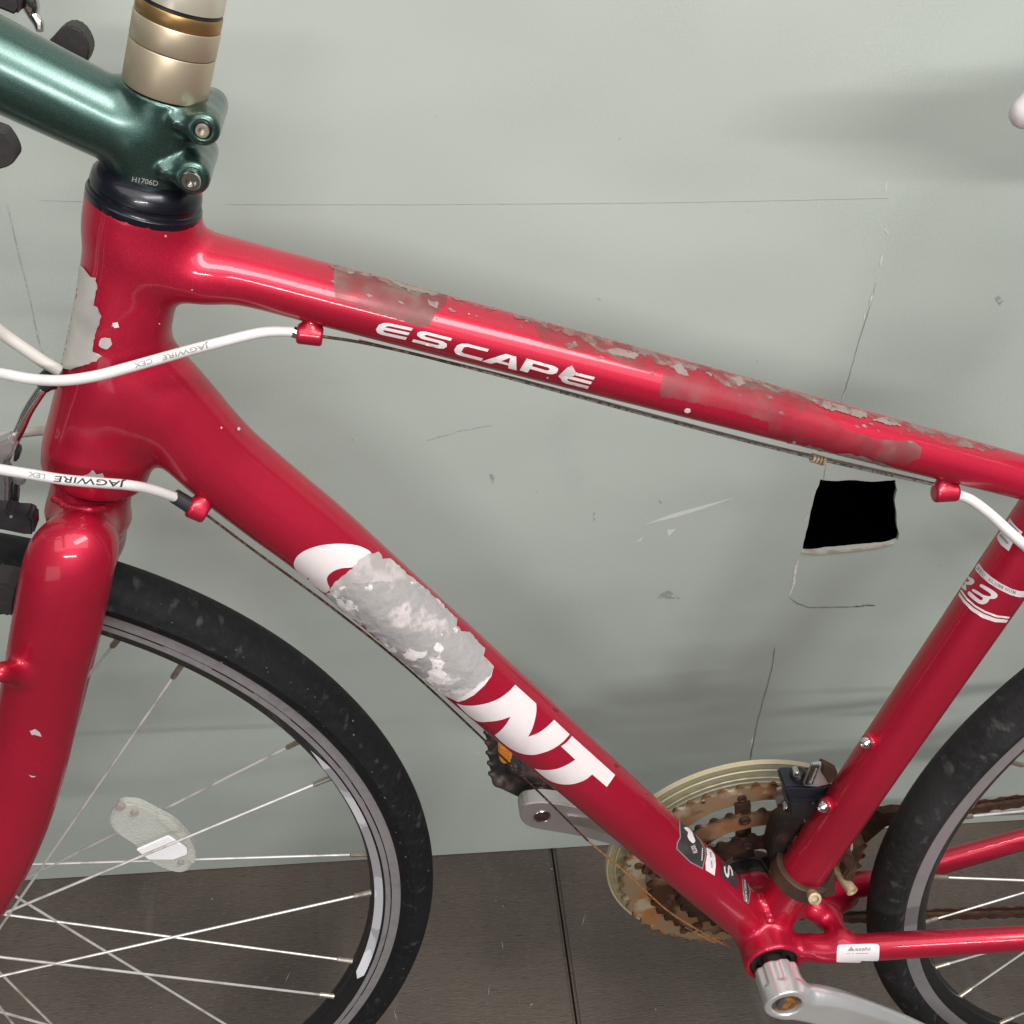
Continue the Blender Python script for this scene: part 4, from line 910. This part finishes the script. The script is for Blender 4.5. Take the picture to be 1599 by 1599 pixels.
wslab("spoke_reflector", smoothpoly(R4([(755, 222), (708, 262), (685, 325), (705, 385), (770, 440), (850, 490), (890, 560), (960, 600), (1050, 640), (1120, 655), (1178, 638), (1190, 605), (1222, 575), (1218, 510), (1180, 440), (1090, 345), (990, 290), (880, 232), (810, 222)]), 2), .004, .011, LENS, fw, MF)
wslab("retro_glint", R4([(850, 510), (1050, 422), (1165, 498), (1170, 540), (1080, 572), (930, 572), (895, 548)]), .0030, .0050, LENSW, fw, MF, .0006)  # white slab imitating the bright retroreflection on the lens
wslab("reflector_rim", R4([(985, 300), (1040, 318), (1110, 370), (1180, 440), (1218, 520), (1220, 585), (1200, 600), (1160, 560), (1175, 500), (1120, 430), (1040, 365), (980, 318)]), .002, .005, LENS, fw, MF, .0006)
for (x_, y_, r_) in ((750, 250, 24), (838, 288, 20), (1128, 597, 16)):
    wslab("reflector_clip", [(x_/3.9975+r_/3.9975*math.cos(a)*1.3, 1200+y_/3.9975+r_/3.9975*math.sin(a)*.7) for a in np.linspace(0, 6.28, 9)[:-1]], .0015, .005, mat("clip_grey", (.32, .29, .26), .5) if "clip_grey" not in MATS else MATS["clip_grey"], fw, MF, .0004)

# ================================================================== bottom bracket, cranks, rings
def axd(name, prof, m, parent, seg=64): return lathe(name, (BBX, 0, BBZ), (0, 1, 0), prof, m, parent, seg)
axd("bottom_bracket_cup", [(-.027, .008), (-.0275, .0176), (-.0330, .0172), (-.0330, .0135), (-.0300, .0130), (-.030, .008)], BLACKP, root)
axd("spider_boss", [(.0500, .012), (.0500, .0270), (.0525, .0270), (.0540, .022), (.0540, .010)], ALLOYF, root, 40)
axd("crank_spindle", [(-.062, .007), (-.028, .0085), (.055, .0085)], DRUST, root, 24)
axd("drive_cup", [(.034, .012), (.034, .0205), (.036, .0210), (.040, .0200), (.046, .0180), (.052, .0165), (.052, .008)], BLACKP, root, 40)
CRK_ = SDF()
ck = [(P(1240, 1562, -.060), .0176), (P(1298, 1574, -.0615), .0182), (P(1400, 1612, -.063), .0178), (P(1520, 1668, -.0645), .0165), (P(1660, 1738, -.066), .0160)]
CRK_.path([np.append(a, r) for a, r in ck], .006, sy=.62)
CRK_.cyl((BBX, -.0400, BBZ), (BBX, -.068, BBZ), .0168, .0012, .006)
for k in range(8):
    a = k*math.pi/4+.2; CRK_.cyl((BBX+.0185*math.cos(a), -.030, BBZ+.0185*math.sin(a)), (BBX+.0185*math.cos(a), -.056, BBZ+.0185*math.sin(a)), .0032, .001, .0015, -1)
CRK_.cyl((BBX+.08, -.0695, BBZ-.08), (BBX+.08, -.12, BBZ-.08), .3, .0005, .0006, -1)
CRK_.cyl((BBX, -.08, BBZ), (BBX, -.0625, BBZ), .0112, .0004, .0015, -1)
crank = CRK_.mesh("crank_arm", .0011, ALLOY, root)
crank["label"] = "polished silver crank arm on the near side"
lathe("crank_bolt", (BBX, -.0650, BBZ), (0, -1, 0), [(-.002, .0108), (0, .0108), (.0003, .0075), (.0030, .0072), (.0034, .0062), (.0034, .0038), (.0015, .0036), (.0015, 0)], mat("bolt_grey_rust", (.11, .10, .10), .5, .4, noise=[(90, (.32, .13, .03), .48, .55, 4)]), crank, 28)
lathe("bolt_rust", (BBX, -.0665, BBZ), (0, -1, 0), [(0, .0046), (.0018, .0044), (.0021, .0025), (.0014, 0)], RBOLT, crank, 14)
# far crank arm
fc = slab("crank_arm", smoothpoly([(816, 1258), (830, 1254), (850, 1252.5), (880, 1256), (910, 1262), (980, 1278), (1060, 1305), (1150, 1330), (1182, 1350), (1178, 1378), (1150, 1390), (1090, 1372), (1000, 1337), (960, 1322), (910, 1308), (860, 1299), (832, 1294), (817, 1286), (811, 1272)], 2), .0650, .0790, ALLOYF, root, .0012)
fc["label"] = "silver crank arm on the far side behind the down tube"
slab("crank_groove", smoothpoly([(886, 1274), (930, 1280), (1000, 1302), (1060, 1325), (1060, 1345), (1000, 1322), (930, 1296), (896, 1288)], 2), .0640, .0656, STEEL, fc, .0004)
pc = P(846.5, 1275, .065); rp = 12.5/FPX*depth(pc)
lathe("pedal_thread", (pc[0], .0652, pc[2]), (0, -1, 0), [(-.001, rp*1.1), (.0006, rp*1.1), (.0010, rp*1.02), (.0006, rp*.92), (0, rp*.9)], STEEL, fc, 32)
lathe("rust_plug", (pc[0], .0655, pc[2]), (0, -1, 0), [(0, rp*.95), (.0005, rp*.93), (.0007, rp*.5), (.0009, 0)], DRUST, fc, 20)
# pedal
ped = SDF(); px0 = np.array([pc[0], .09, pc[2]])
ped.cyl((pc[0], .078, pc[2]), (pc[0], .165, pc[2]), .0085, .002, .004)
rotp = Matrix.Rotation(math.radians(38), 3, 'Y')
def pp(x, y, z): v = rotp @ Vector((x, 0, z)); return (pc[0]+v.x, y, pc[2]+v.z)
for zz in (-.009, .009):
    ped.cone(pp(-.032, .092, zz), pp(.036, .092, zz), .0050, .0050, .003); ped.cone(pp(-.034, .142, zz), pp(.036, .142, zz), .0048, .0048, .003)
    for sx in (-1, 1): ped.cone(pp(sx*.034, .092, zz), pp(sx*.035, .142, zz), .0050, .0050, .003)
    for k in range(5): ped.cone(pp(-.038, .095+k*.011, zz), pp(-.0420, .095+k*.011, zz), .0028, .0020, .002)
for yy in (.098, .110, .122, .134): ped.cone(pp(-.030, yy, 0), pp(.034, yy, 0), .0085, .0085, .004)
pedal = ped.mesh("pedal", .0014, mat("pedal_black", (.018, .015, .016), .45, noise=[(70, (.075, .05, .042), .52, .66, 4)]), root)
cpd = pp(-.046, .122, 0)
am = slab("pedal_reflector", smoothpoly([(779, 1160), (783, 1158), (796, 1168), (800, 1178), (798, 1187), (790, 1193), (783, 1191), (779, 1180)], 2), .080, .086, AMBER, pedal, .0008)
for k in range(5): slab("reflector_rib", [(782+k*1.0, 1168+k*4.2), (797, 1173+k*4.0), (797, 1174.6+k*4.0), (782+k*1.0, 1169.8+k*4.2)], .0792, .0802, AMBER, am, 0)
def toothrust(m, R, w=.007, dark=(.045, .02, .010)):
    m2 = m.copy(); nt = m2.node_tree; N = nt.nodes; L = nt.links; b = N["Principled BSDF"]; src = b.inputs["Base Color"].links[0].from_socket
    tc = N.new("ShaderNodeTexCoord"); mp = N.new("ShaderNodeMapping"); mp.inputs["Location"].default_value = (-BBX, 0, -BBZ); mp.inputs["Scale"].default_value = (1, 0, 1); L.new(tc.outputs["Object"], mp.inputs[0])
    ln = N.new("ShaderNodeVectorMath"); ln.operation = 'LENGTH'; L.new(mp.outputs[0], ln.inputs[0])
    nz = N.new("ShaderNodeTexNoise"); nz.inputs["Scale"].default_value = 90; nz.inputs["Detail"].default_value = 4; L.new(tc.outputs["Object"], nz.inputs["Vector"])
    ad = N.new("ShaderNodeMath"); ad.operation = 'MULTIPLY_ADD'; ad.inputs[1].default_value = .016; L.new(nz.outputs[0], ad.inputs[0]); L.new(ln.outputs["Value"], ad.inputs[2])
    r = N.new("ShaderNodeMapRange"); r.inputs[1].default_value = R-w+.008; r.inputs[2].default_value = R+.008; L.new(ad.outputs[0], r.inputs[0])
    mx = N.new("ShaderNodeMix"); mx.data_type = 'RGBA'; L.new(r.outputs[0], mx.inputs[0]); L.new(src, mx.inputs[6]); mx.inputs[7].default_value = (*dark, 1); L.new(mx.outputs[2], b.inputs["Base Color"]); return m2
def gear(name, R, teeth, Rin, Y, th, m, parent, holes=5, tooth=.0042, hr=.0042, hR=None):
    n = teeth*8; out = []; 
    for i in range(n):
        a = 2*math.pi*i/n; t = (i % 8)/8; q = [0, .15, .75, 1, 1, .75, .15, 0][i % 8]; out.append((R-tooth+tooth*q, a))
    V = []; F = []; ins = []
    for r, a in out: V.append((BBX+r*math.cos(a), BBZ+r*math.sin(a)))
    for i in range(n):
        a = 2*math.pi*i/n; wob = .0022*math.sin(a*holes)+.001*math.sin(a*holes*2); V.append((BBX+(Rin+wob)*math.cos(a), BBZ+(Rin+wob)*math.sin(a)))
    nv = len(V); VV = [(x, Y, z) for x, z in V]+[(x, Y+th, z) for x, z in V]
    for i in range(n):
        j = (i+1) % n
        F.append((i, j, n+j, n+i)); F.append((nv+i, nv+n+i, nv+n+j, nv+j)); F.append((i, nv+i, nv+j, j)); F.append((n+i, n+j, nv+n+j, nv+n+i))
    o = frompy(name, VV, F, m, parent, False)
    return o
RUSTL = mat("pale_rusty_steel", (.32, .22, .13), .5, .35, noise=[(26, (.42, .18, .055), .46, .60, 5), (40, (.50, .40, .28), .54, .62, 4), (34, (.10, .04, .018), .58, .66, 5)], bump=(200, .4, .0006, 5))
g1 = gear("chainring", .1035, 48, .0820, .0530, .0025, toothrust(RUSTL, .1035, .005, (.12, .06, .028)), root); g1["label"] = "large rusty chainring"
g2 = gear("chainring", .0815, 38, .0600, .0460, .0025, toothrust(RUST, .0815, .006), root); g2["label"] = "middle rusty chainring"
g3 = gear("chainring", .0605, 28, .0400, .0390, .0025, toothrust(DRUST, .0605, .008, (.02, .010, .006)), root); g3["label"] = "small dark rusted chainring"
# spider and ring bolts
for k in range(5):
    a = math.radians(100+72*k); R2 = lambda r, off=0: (BBX+r*math.cos(a)-off*math.sin(a), BBZ+r*math.sin(a)+off*math.cos(a))
    for r, Y, rr, m_ in ((.072, .0455, .0048, DRUST), (.090, .0525, .0036, DRUST), (.0495, .0385, .0042, DRUST)):
        c = R2(r); lathe("ring_bolt", (c[0], Y, c[1]), (0, -1, 0), [(0, rr), (.0012, rr), (.0016, rr*.7), (.0006, rr*.5), (.0006, 0)], m_, (g2, g1, g3)[0 if r == .072 else 1 if r == .09 else 2], 14)
    pts = [R2(.018, .009), R2(.045, .006), R2(.086, .006), R2(.086, -.006), R2(.045, -.006), R2(.018, -.009)]
    bm = bmesh.new(); f = bm.faces.new([bm.verts.new((x, .0490, z)) for x, z in pts]); r = bmesh.ops.extrude_face_region(bm, geom=[f])
    for g_ in r['geom']:
        if isinstance(g_, bmesh.types.BMVert): g_.co.y = .0528
    bmesh.ops.recalc_face_normals(bm, faces=bm.faces); frombm("spider_arm", bm, DRUST, g1, auto=40)
for (R0, ang) in ((.0985, 200), (.0985, 240), (.098, 172), (.0985, 150), (.0985, 118)):
    a = math.radians(ang); lathe("ring_rivet", (BBX+R0*math.cos(a), .0528, BBZ+R0*math.sin(a)), (0, -1, 0), [(0, .0019), (.0008, .0018), (.0012, 0)], STEEL, g1, 10)
gp = [(.0605, .088)]
prof = [(t+.008, r*.973) for t, r in [(.0590, .084), (.0585, .0865), (.0590, .0885), (.0598, .0905), (.0590, .0925), (.0598, .0945), (.0592, .0965), (.0600, .100), (.0596, .104), (.0604, .1055), (.0590, .1080), (.0592, .1120), (.0600, .1148), (.0620, .1150), (.0622, .1120), (.0622, .084)]]
guard = axd("chain_guard", prof, GUARD, root, 128)
GR = mat("guard_ridge_plastic", (.60, .52, .34), .25, coat=.6, alpha=.75)
for r_ in (.1040, .0955, .0905): axd("guard_ridge", [(.0664, r_-.0007), (.0656, r_), (.0664, r_+.0007)], GR, guard, 128)
axd("guard_edge", [(.0668, .1100), (.0662, .1113), (.0700, .1121), (.0705, .1110)], GR, guard, 128)
guard["label"] = "yellowed clear plastic chain guard disc"

# chain: outer links shared mesh, upper and lower runs
ch = bpy.data.meshes.new("link")
bm = bmesh.new()
for yy in (-.0036, .0028):
    pts = []
    for k in range(7): a = math.pi/2+math.pi*k/6; pts.append((-.00635+.0041*math.cos(a), .0041*math.sin(a)))
    pts.append((0, -.0029))
    for k in range(7): a = -math.pi/2+math.pi*k/6; pts.append((.00635+.0041*math.cos(a), .0041*math.sin(a)))
    pts.append((0, .0029))
    f = bm.faces.new([bm.verts.new((x, yy, z)) for x, z in pts]); r = bmesh.ops.extrude_face_region(bm, geom=[f])
    for g_ in r['geom']:
        if isinstance(g_, bmesh.types.BMVert): g_.co.y += .0009
bmesh.ops.recalc_face_normals(bm, faces=bm.faces); bm.to_mesh(ch); bm.free()
ch.materials.append(DRUST)
rol = []
chainpts = []
def run(pa, pb):
    a = np.array(pa, float); b_ = np.array(pb, float); L = np.linalg.norm(b_-a); n = int(L/.0127); return [a+(b_-a)*(i/n) for i in range(n)]
U0 = P(1599, 1250, .046); U1 = P(1370, 1282, .046); Lw0 = P(1599, 1424, .046); Lw1 = P(1330, 1432, .046)
xend = 1.0
def ext_(a, b_, x): return a+(a-b_)*((x-a[0])/(a[0]-b_[0]))
U1b = U1+(U1-U0)*.55; L1b = Lw1+(Lw1-Lw0)*.08
cp = run(ext_(U0, U1, xend), U1b)
phi0 = math.atan2(U1b[2]-BBZ, U1b[0]-BBX); phi1 = math.atan2(L1b[2]-BBZ, L1b[0]-BBX); phi1 = phi1 if phi1 > phi0 else phi1+2*math.pi
cp += run(L1b, ext_(Lw0, Lw1, xend)) if False else []
chain = tube("chain", [tuple(p) for p in (ext_(U0, U1, xend), U1b)], .0026, DRUST, root, 8); chain["label"] = "rusty brown drive chain"
tube("chain_rollers", [tuple(p) for p in (L1b, ext_(Lw0, Lw1, xend))], .0026, DRUST, chain, 8)
for a_, b_ in ((ext_(U0, U1, xend), U1b), (L1b, ext_(Lw0, Lw1, xend))):
    pts = run(a_, b_); 
    for i, p in enumerate(pts[:-1]):
        q = pts[i+1]; d = q-p; ang = math.atan2(d[2], d[0]); o = bpy.data.objects.new("link", ch); COL.objects.link(o)
        m4 = Matrix.Translation(Vector((p+q)/2)) @ Matrix.Rotation(-ang, 4, 'Y') @ Matrix.Diagonal((1, 1 if i % 2 else .8, 1, 1)); o.parent = chain; o.matrix_basis = m4
# cassette body hint at the rear hub
lathe("cassette", (1.01753, .03, .342), (0, 1, 0), [(0, .016), (0, .048), (.003, .048), (.003, .040), (.010, .040), (.010, .030), (.022, .028), (.022, .012)], DRUST, root, 48)

# ================================================================== front derailleur
Q = lambda p: Z(6.952, 1190, 1170, p)
stc = PA((1226, 1335), (1286, 1376)); sta = (ST[0][:3]-ST[-1][:3]); sta /= np.linalg.norm(sta); rc = stc[3]
clampc = stc[:3]
dcl = lathe("front_derailleur", clampc, sta, [(-.013, rc*.9), (-.013, rc+.0042), (-.0122, rc+.0050), (-.0005, rc+.0046), (0, rc+.0038), (0, rc*.95)], BROWNC, root, 56)
dcl["label"] = "rusty front derailleur clamped round the seat tube"
def bolt(x, y, Y, rp, m, parent, L=.010, n=(-.15, -1, .1), name="bolt"):
    c = P(x, y, Y); r = rp/FPX*depth(c); n = np.array(n, float)
    return lathe(name, c, n, [(-L, r*.85), (-.001, r*.95), (0, r), (.001, r*.98), (.0014, r*.85), (.0014, r*.6), (-.0016, r*.55), (-.0016, 0)], m, parent, 24)
bolt(1272, 1403, -.034, 10.5, CREAMB, dcl, .007, (-.12, -.85, .5)); bolt(1330, 1391, -.006, 9.5, CREAMB, dcl, .022, (.25, -1, .0))
slab("clamp_ear", Q([(520, 1480), (620, 1500), (700, 1440), (760, 1320), (790, 1300), (800, 1599), (760, 1599), (600, 1620), (500, 1590)]), -.016, -.006, BROWNC, dcl, .001)
slab("clamp_ear", Q([(840, 1180), (900, 1130), (1010, 1200), (1040, 1300), (1010, 1420), (960, 1480), (900, 1440), (880, 1380), (930, 1330)]), .0, .012, DRUST, dcl, .0015)
slab("derailleur_link", Q([(240, 425), (330, 412), (560, 420), (760, 385), (740, 480), (660, 560), (560, 590), (300, 570), (262, 520)]), .010, .030, mat("navy_black_metal", (.014, .0155, .024), .4, .1), dcl, .0015)
slab("derailleur_link", Q([(290, 570), (560, 590), (700, 520), (640, 700), (560, 760), (430, 780), (330, 740), (300, 700)]), .006, .026, BLACKP, dcl, .0015)
slab("derailleur_body", Q([(455, 400), (545, 182), (662, 165), (800, 230), (800, 330), (722, 385), (600, 415)]), .006, .010, mat("grey_silver_plate", (.34, .33, .32), .4, .6), dcl, .0008)
slab("nameplate", Q([(545, 188), (630, 182), (552, 385), (472, 392)]), .0046, .0064, BLACKP, dcl, .0003)
bt = bvh(bpy.data.objects["nameplate"]); textdecal("lettering", "Shimano", Q([(530, 375)])[0], Q([(600, 205)])[0], 4.2, bt, CAPM, dcl, .0003)
slab("derailleur_arm", Q([(660, 180), (700, 190), (830, 260), (800, 340), (730, 390), (690, 320), (640, 250)]), .004, .012, DRUST, dcl, .001)
s = SDF(); kq = Q([(420, 290)])[0]; s.path([np.append(P(kq[0]-3, kq[1], .020), .0065), np.append(P(kq[0]+4, kq[1]+6, .020), .0070)], .003); s.mesh("adjuster_cap", .0009, BLACKP, dcl)
bolt(1190+372/6.952, 1170+265/6.952, .012, 5.2, STEEL, dcl, .006)
slab("chain_cage", Q([(165, 440), (245, 425), (262, 560), (300, 690), (290, 760), (210, 770), (185, 700), (150, 560)]), .034, .0365, mat("cage_grey", (.42, .38, .35), .42, .6, noise=[(80, (.25, .17, .12), .5, .65, 4)]), dcl, .0006)
slab("chain_cage", Q([(200, 780), (440, 780), (480, 800), (440, 840), (230, 830)]), .030, .034, MATS["cage_grey"], dcl, .0006)
bolt(1190+268/6.952, 1170+655/6.952, .026, 6.5, STEEL, dcl, .006)
slab("chain_cage", Q([(1230, 640), (1265, 690), (1330, 720), (1450, 695), (1560, 700), (1460, 800), (1350, 850), (1120, 1040), (1060, 900), (1010, 860), (1100, 770)]), .042, .052, DRUST, dcl, .0012)
slab("derailleur_arm", smoothpoly(Q([(230, 830), (440, 820), (480, 850), (360, 960), (270, 1060), (290, 1180), (230, 1280), (150, 1330), (90, 1240), (100, 1080), (150, 930)]), 2), .012, .030, mat("shadowed_black", (.012, .009, .008), .6, .1, noise=[(60, (.04, .022, .014), .5, .7, 4)]), dcl, .001)  # lower arm painted near-black; the shadow left of the clamp is in its colour
slab("rust_lump", Q([(870, 1150), (980, 960), (1060, 880), (1110, 1010), (1090, 1120), (1000, 1280), (960, 1200), (900, 1200)]), .016, .028, DRUST, dcl, .0015)
slab("spring", Q([(950, 960), (985, 1010), (990, 1080), (935, 1200), (930, 1150), (965, 1070)]), .010, .013, CAPM, dcl, .0004)
slab("chain_cage", Z(4.57, 1299, 950, [(960, 1465), (1010, 1455), (1371, 1440), (1480, 1438), (1480, 1460), (1371, 1475), (1000, 1490), (950, 1480)]), .050, .052, STEEL, dcl, .0004)

# ================================================================== front brake
br = slab("front_brake", Z(3.9975, 0, 800, [(-80, -40), (10, -20), (40, 0), (70, 25), (180, 30), (208, 55), (212, 145), (170, 150), (0, 115), (-100, 100)]), -.035, -.022, BLACKP, root, .003)
slab("brake_pad", Z(3.9975, 0, 800, [(-120, 450), (10, 452), (70, 465), (120, 480), (100, 560), (92, 650), (40, 662), (0, 640), (-120, 650)]), -.040, -.022, RUBBER, br, .003)
f1 = lambda p: Z(3.9975, 0, 560, p)
tube("brake_noodle", catmull([P(86, 600, -.012), P(70, 604, -.012), (P(56, 622, -.012)), P(42, 645, -.012), P(32, 668, -.012), P(20, 692, -.012), P(8, 716, -.012)], 5), .0026, STEEL, br, 14)
slab("brake_arm", f1([(-60, 560), (20, 520), (60, 500), (100, 545), (90, 590), (50, 640), (20, 665), (-40, 700), (-60, 660)]), -.020, -.010, ALLOYF, br, .0015)
slab("brake_arm", f1([(95, 560), (115, 565), (125, 600), (112, 640), (80, 655), (85, 610)]), -.018, -.012, BLACKP, br, .001)
slab("brake_link", f1([(50, 800), (72, 790), (75, 960), (45, 965), (35, 930)]), -.022, -.016, BLACKP, br, .0008); slab("brake_link", f1([(88, 760), (112, 758), (108, 900), (95, 968), (70, 965), (82, 880)]), -.022, -.016, BLACKP, br, .0008)
slab("brake_link", f1([(72, 738), (140, 752), (156, 770), (150, 795), (128, 800), (80, 790)]), -.022, -.014, mat("brake_grey", (.2, .2, .2), .4, .6), br, .001)
slab("brake_arm", f1([(-60, 690), (20, 690), (40, 720), (50, 800), (45, 900), (60, 965), (-60, 960)]), -.028, -.016, MATS["brake_grey"], br, .002)
lathe("brake_boot", P(66, 600, -.012), P(96, 578, -.012)-P(66, 600, -.012), [(0, .002), (0, .0046), (.006, .0050), (.008, .004), (.008, .002)], BLACKP, br, 18)

# ================================================================== cables
h1 = tube("cable_housing", catmull([np.array([hb[0]-.010, -.13, hb[2]-.020]), np.array([hb[0]-.065, -.10, hb[2]-.075]), P(-110, 552, -.020), P(-40, 578, -.030), P(0, 583, -.040), P(50, 592, -.044), P(100, 594, -.047), P(150, 587, -.048), P(200, 574, -.045), P(250, 560, -.039), P(300, 546, -.031), P(350, 533, -.022), P(400, 521, -.015), P(430, 517.5, -.012), P(460, 518, -.012)], 8), .0025, HOUS, root, 40)
h2 = tube("cable_housing", catmull([np.array([hb[0]-.010, -.15, hb[2]-.020]), np.array([hb[0]-.065, -.10, hb[2]-.11]), P(-110, 728, -.030), P(-40, 727, -.038), P(0, 733, -.043), P(50, 741, -.046), P(100, 749, -.046), P(150, 753.5, -.044), P(200, 757.5, -.037), P(235, 764, -.029), P(278, 778, -.018)], 8), .0026, HOUS, root, 40)
tube("cable_housing", catmull([np.array([hb[0]-.010, -.17, hb[2]-.020]), np.array([hb[0]-.065, -.08, hb[2]-.075]), P(-60, 478, -.02), P(-20, 502, -.015), P(10, 525, -.012), P(40, 546, -.012), P(70, 566, -.012), P(94, 580, -.012)], 6), .0030, CREAMCABLE, root, 18)
tube("cable_housing", catmull([np.array([hb[0]-.010, .13, hb[2]-.020]), np.array([hb[0]-.075, .10, hb[2]-.12]), P(-60, 690, .05), P(0, 681, .045), P(35, 676, .04), P(80, 672, .035), P(140, 672, .03)], 6), .0026, CREAMCABLE, root, 16)
tube("cable_housing", catmull([P(1490, 770, -.010), P(1515, 780, -.014), P(1545, 802, -.022), P(1580, 834, -.032), P(1610, 860, -.036), P(1680, 920, -.03)], 6), .0030, HOUS, root, 18)
tube("brake_cable", catmull([P(500, 525, -.012), P(560, 534, -.010), P(640, 551, -.008), P(720, 571, -.006)], 6), .0008, CABLE, root, 8)
tube("brake_cable", catmull([P(720, 571, -.006), P(800, 592, -.005), P(1000, 646, -.005), P(1199, 698, -.006), P(1330, 729, -.008), P(1458, 757, -.010)], 6), .0007, CABLEG, root, 8)
tube("brake_cable", catmull([P(560, 532, .004), P(800, 590, .004), P(1000, 643, .004), P(1199, 695, .004), P(1330, 725, .003), P(1458, 755, .0)], 6), .0008, CABLEL, root, 8)
for k in range(4):
    c = P(1269+k*5.2, 715+k*1.5, -.006); d = P(1280, 717, -.006)-P(1269, 714, -.006); lathe("cable_bead", c, d, [(-.0007, .001), (-.0007, .0026), (.0007, .0026), (.0007, .001)], CREAMB, root, 16)
tube("shift_cable", catmull([P(320, 802, -.018), P(400, 862, -.016), P(520, 950, -.014), P(640, 1047, -.012), P(780, 1178, -.010), P(850, 1245, -.010), P(918, 1313, -.010)], 6), .00075, CABLE, root, 8)
ORC = mat("orange_rust_cable", (.42, .19, .06), .7, .2, noise=[(400, (.2, .08, .03), .5, .65, 2)])
tube("shift_cable", catmull([P(918, 1313, -.010), P(980, 1365, -.008), P(1040, 1420, -.004), P(1090, 1452, -.002), P(1135, 1477, .0)], 6), .0006, ORC, root, 6)
for q in ([(1100, 1462), (1128, 1466), (1140, 1480)], [(1090, 1458), (1118, 1474)], [(1070, 1448), (1110, 1470), (1132, 1472)]):
    tube("cable_strand", [P(x, y, 0) for x, y in q], .0003, ORC, root, 5)
H2T = bvh(h2); H1T = bvh(h1)
textdecal("lettering", "JAGWIRE", (196, 752.5), (86, 743.5), 8, H2T, INK, h2, .00035, skew=.2)
textdecal("lettering", "LEX", (71, 741), (46, 737), 6, H2T, INKG, h2, .00035)
textdecal("lettering", "CEX", (237, 560), (209, 568), 6.5, H1T, INKG, h1, .00035)
textdecal("lettering", "JAGWIRE", (325, 536), (252, 556), 6.5, H1T, INKG, h1, .00035)
# saddle nose tip entering the frame at the right
sd = SDF(); sa = P(1588, 186, -.002)
sd.path([np.append(sa+np.array([.0035, 0, .003]), .0075), np.append(sa+np.array([.02, 0, .012]), .013), np.append(sa+np.array([.06, 0, .008]), .022), np.append(sa+np.array([.12, 0, .006]), .027)], .01)
for sg in (-1, 1): sd.path([np.append(sa+np.array([.10, 0, .008]), .025), np.append(sa+np.array([.17, sg*.025, .010]), .031), np.append(sa+np.array([.24, sg*.048, .024]), .026)], .02)
sd.mesh("saddle", .003, mat("pinkish_white_vinyl", (.74, .66, .66), .45), root)
tube("seat_post", [ST[0][:3]-sta*.04, ST[0][:3]+sta*.19], .0135, ALLOYF, root, 24)
bpy.context.view_layer.update()
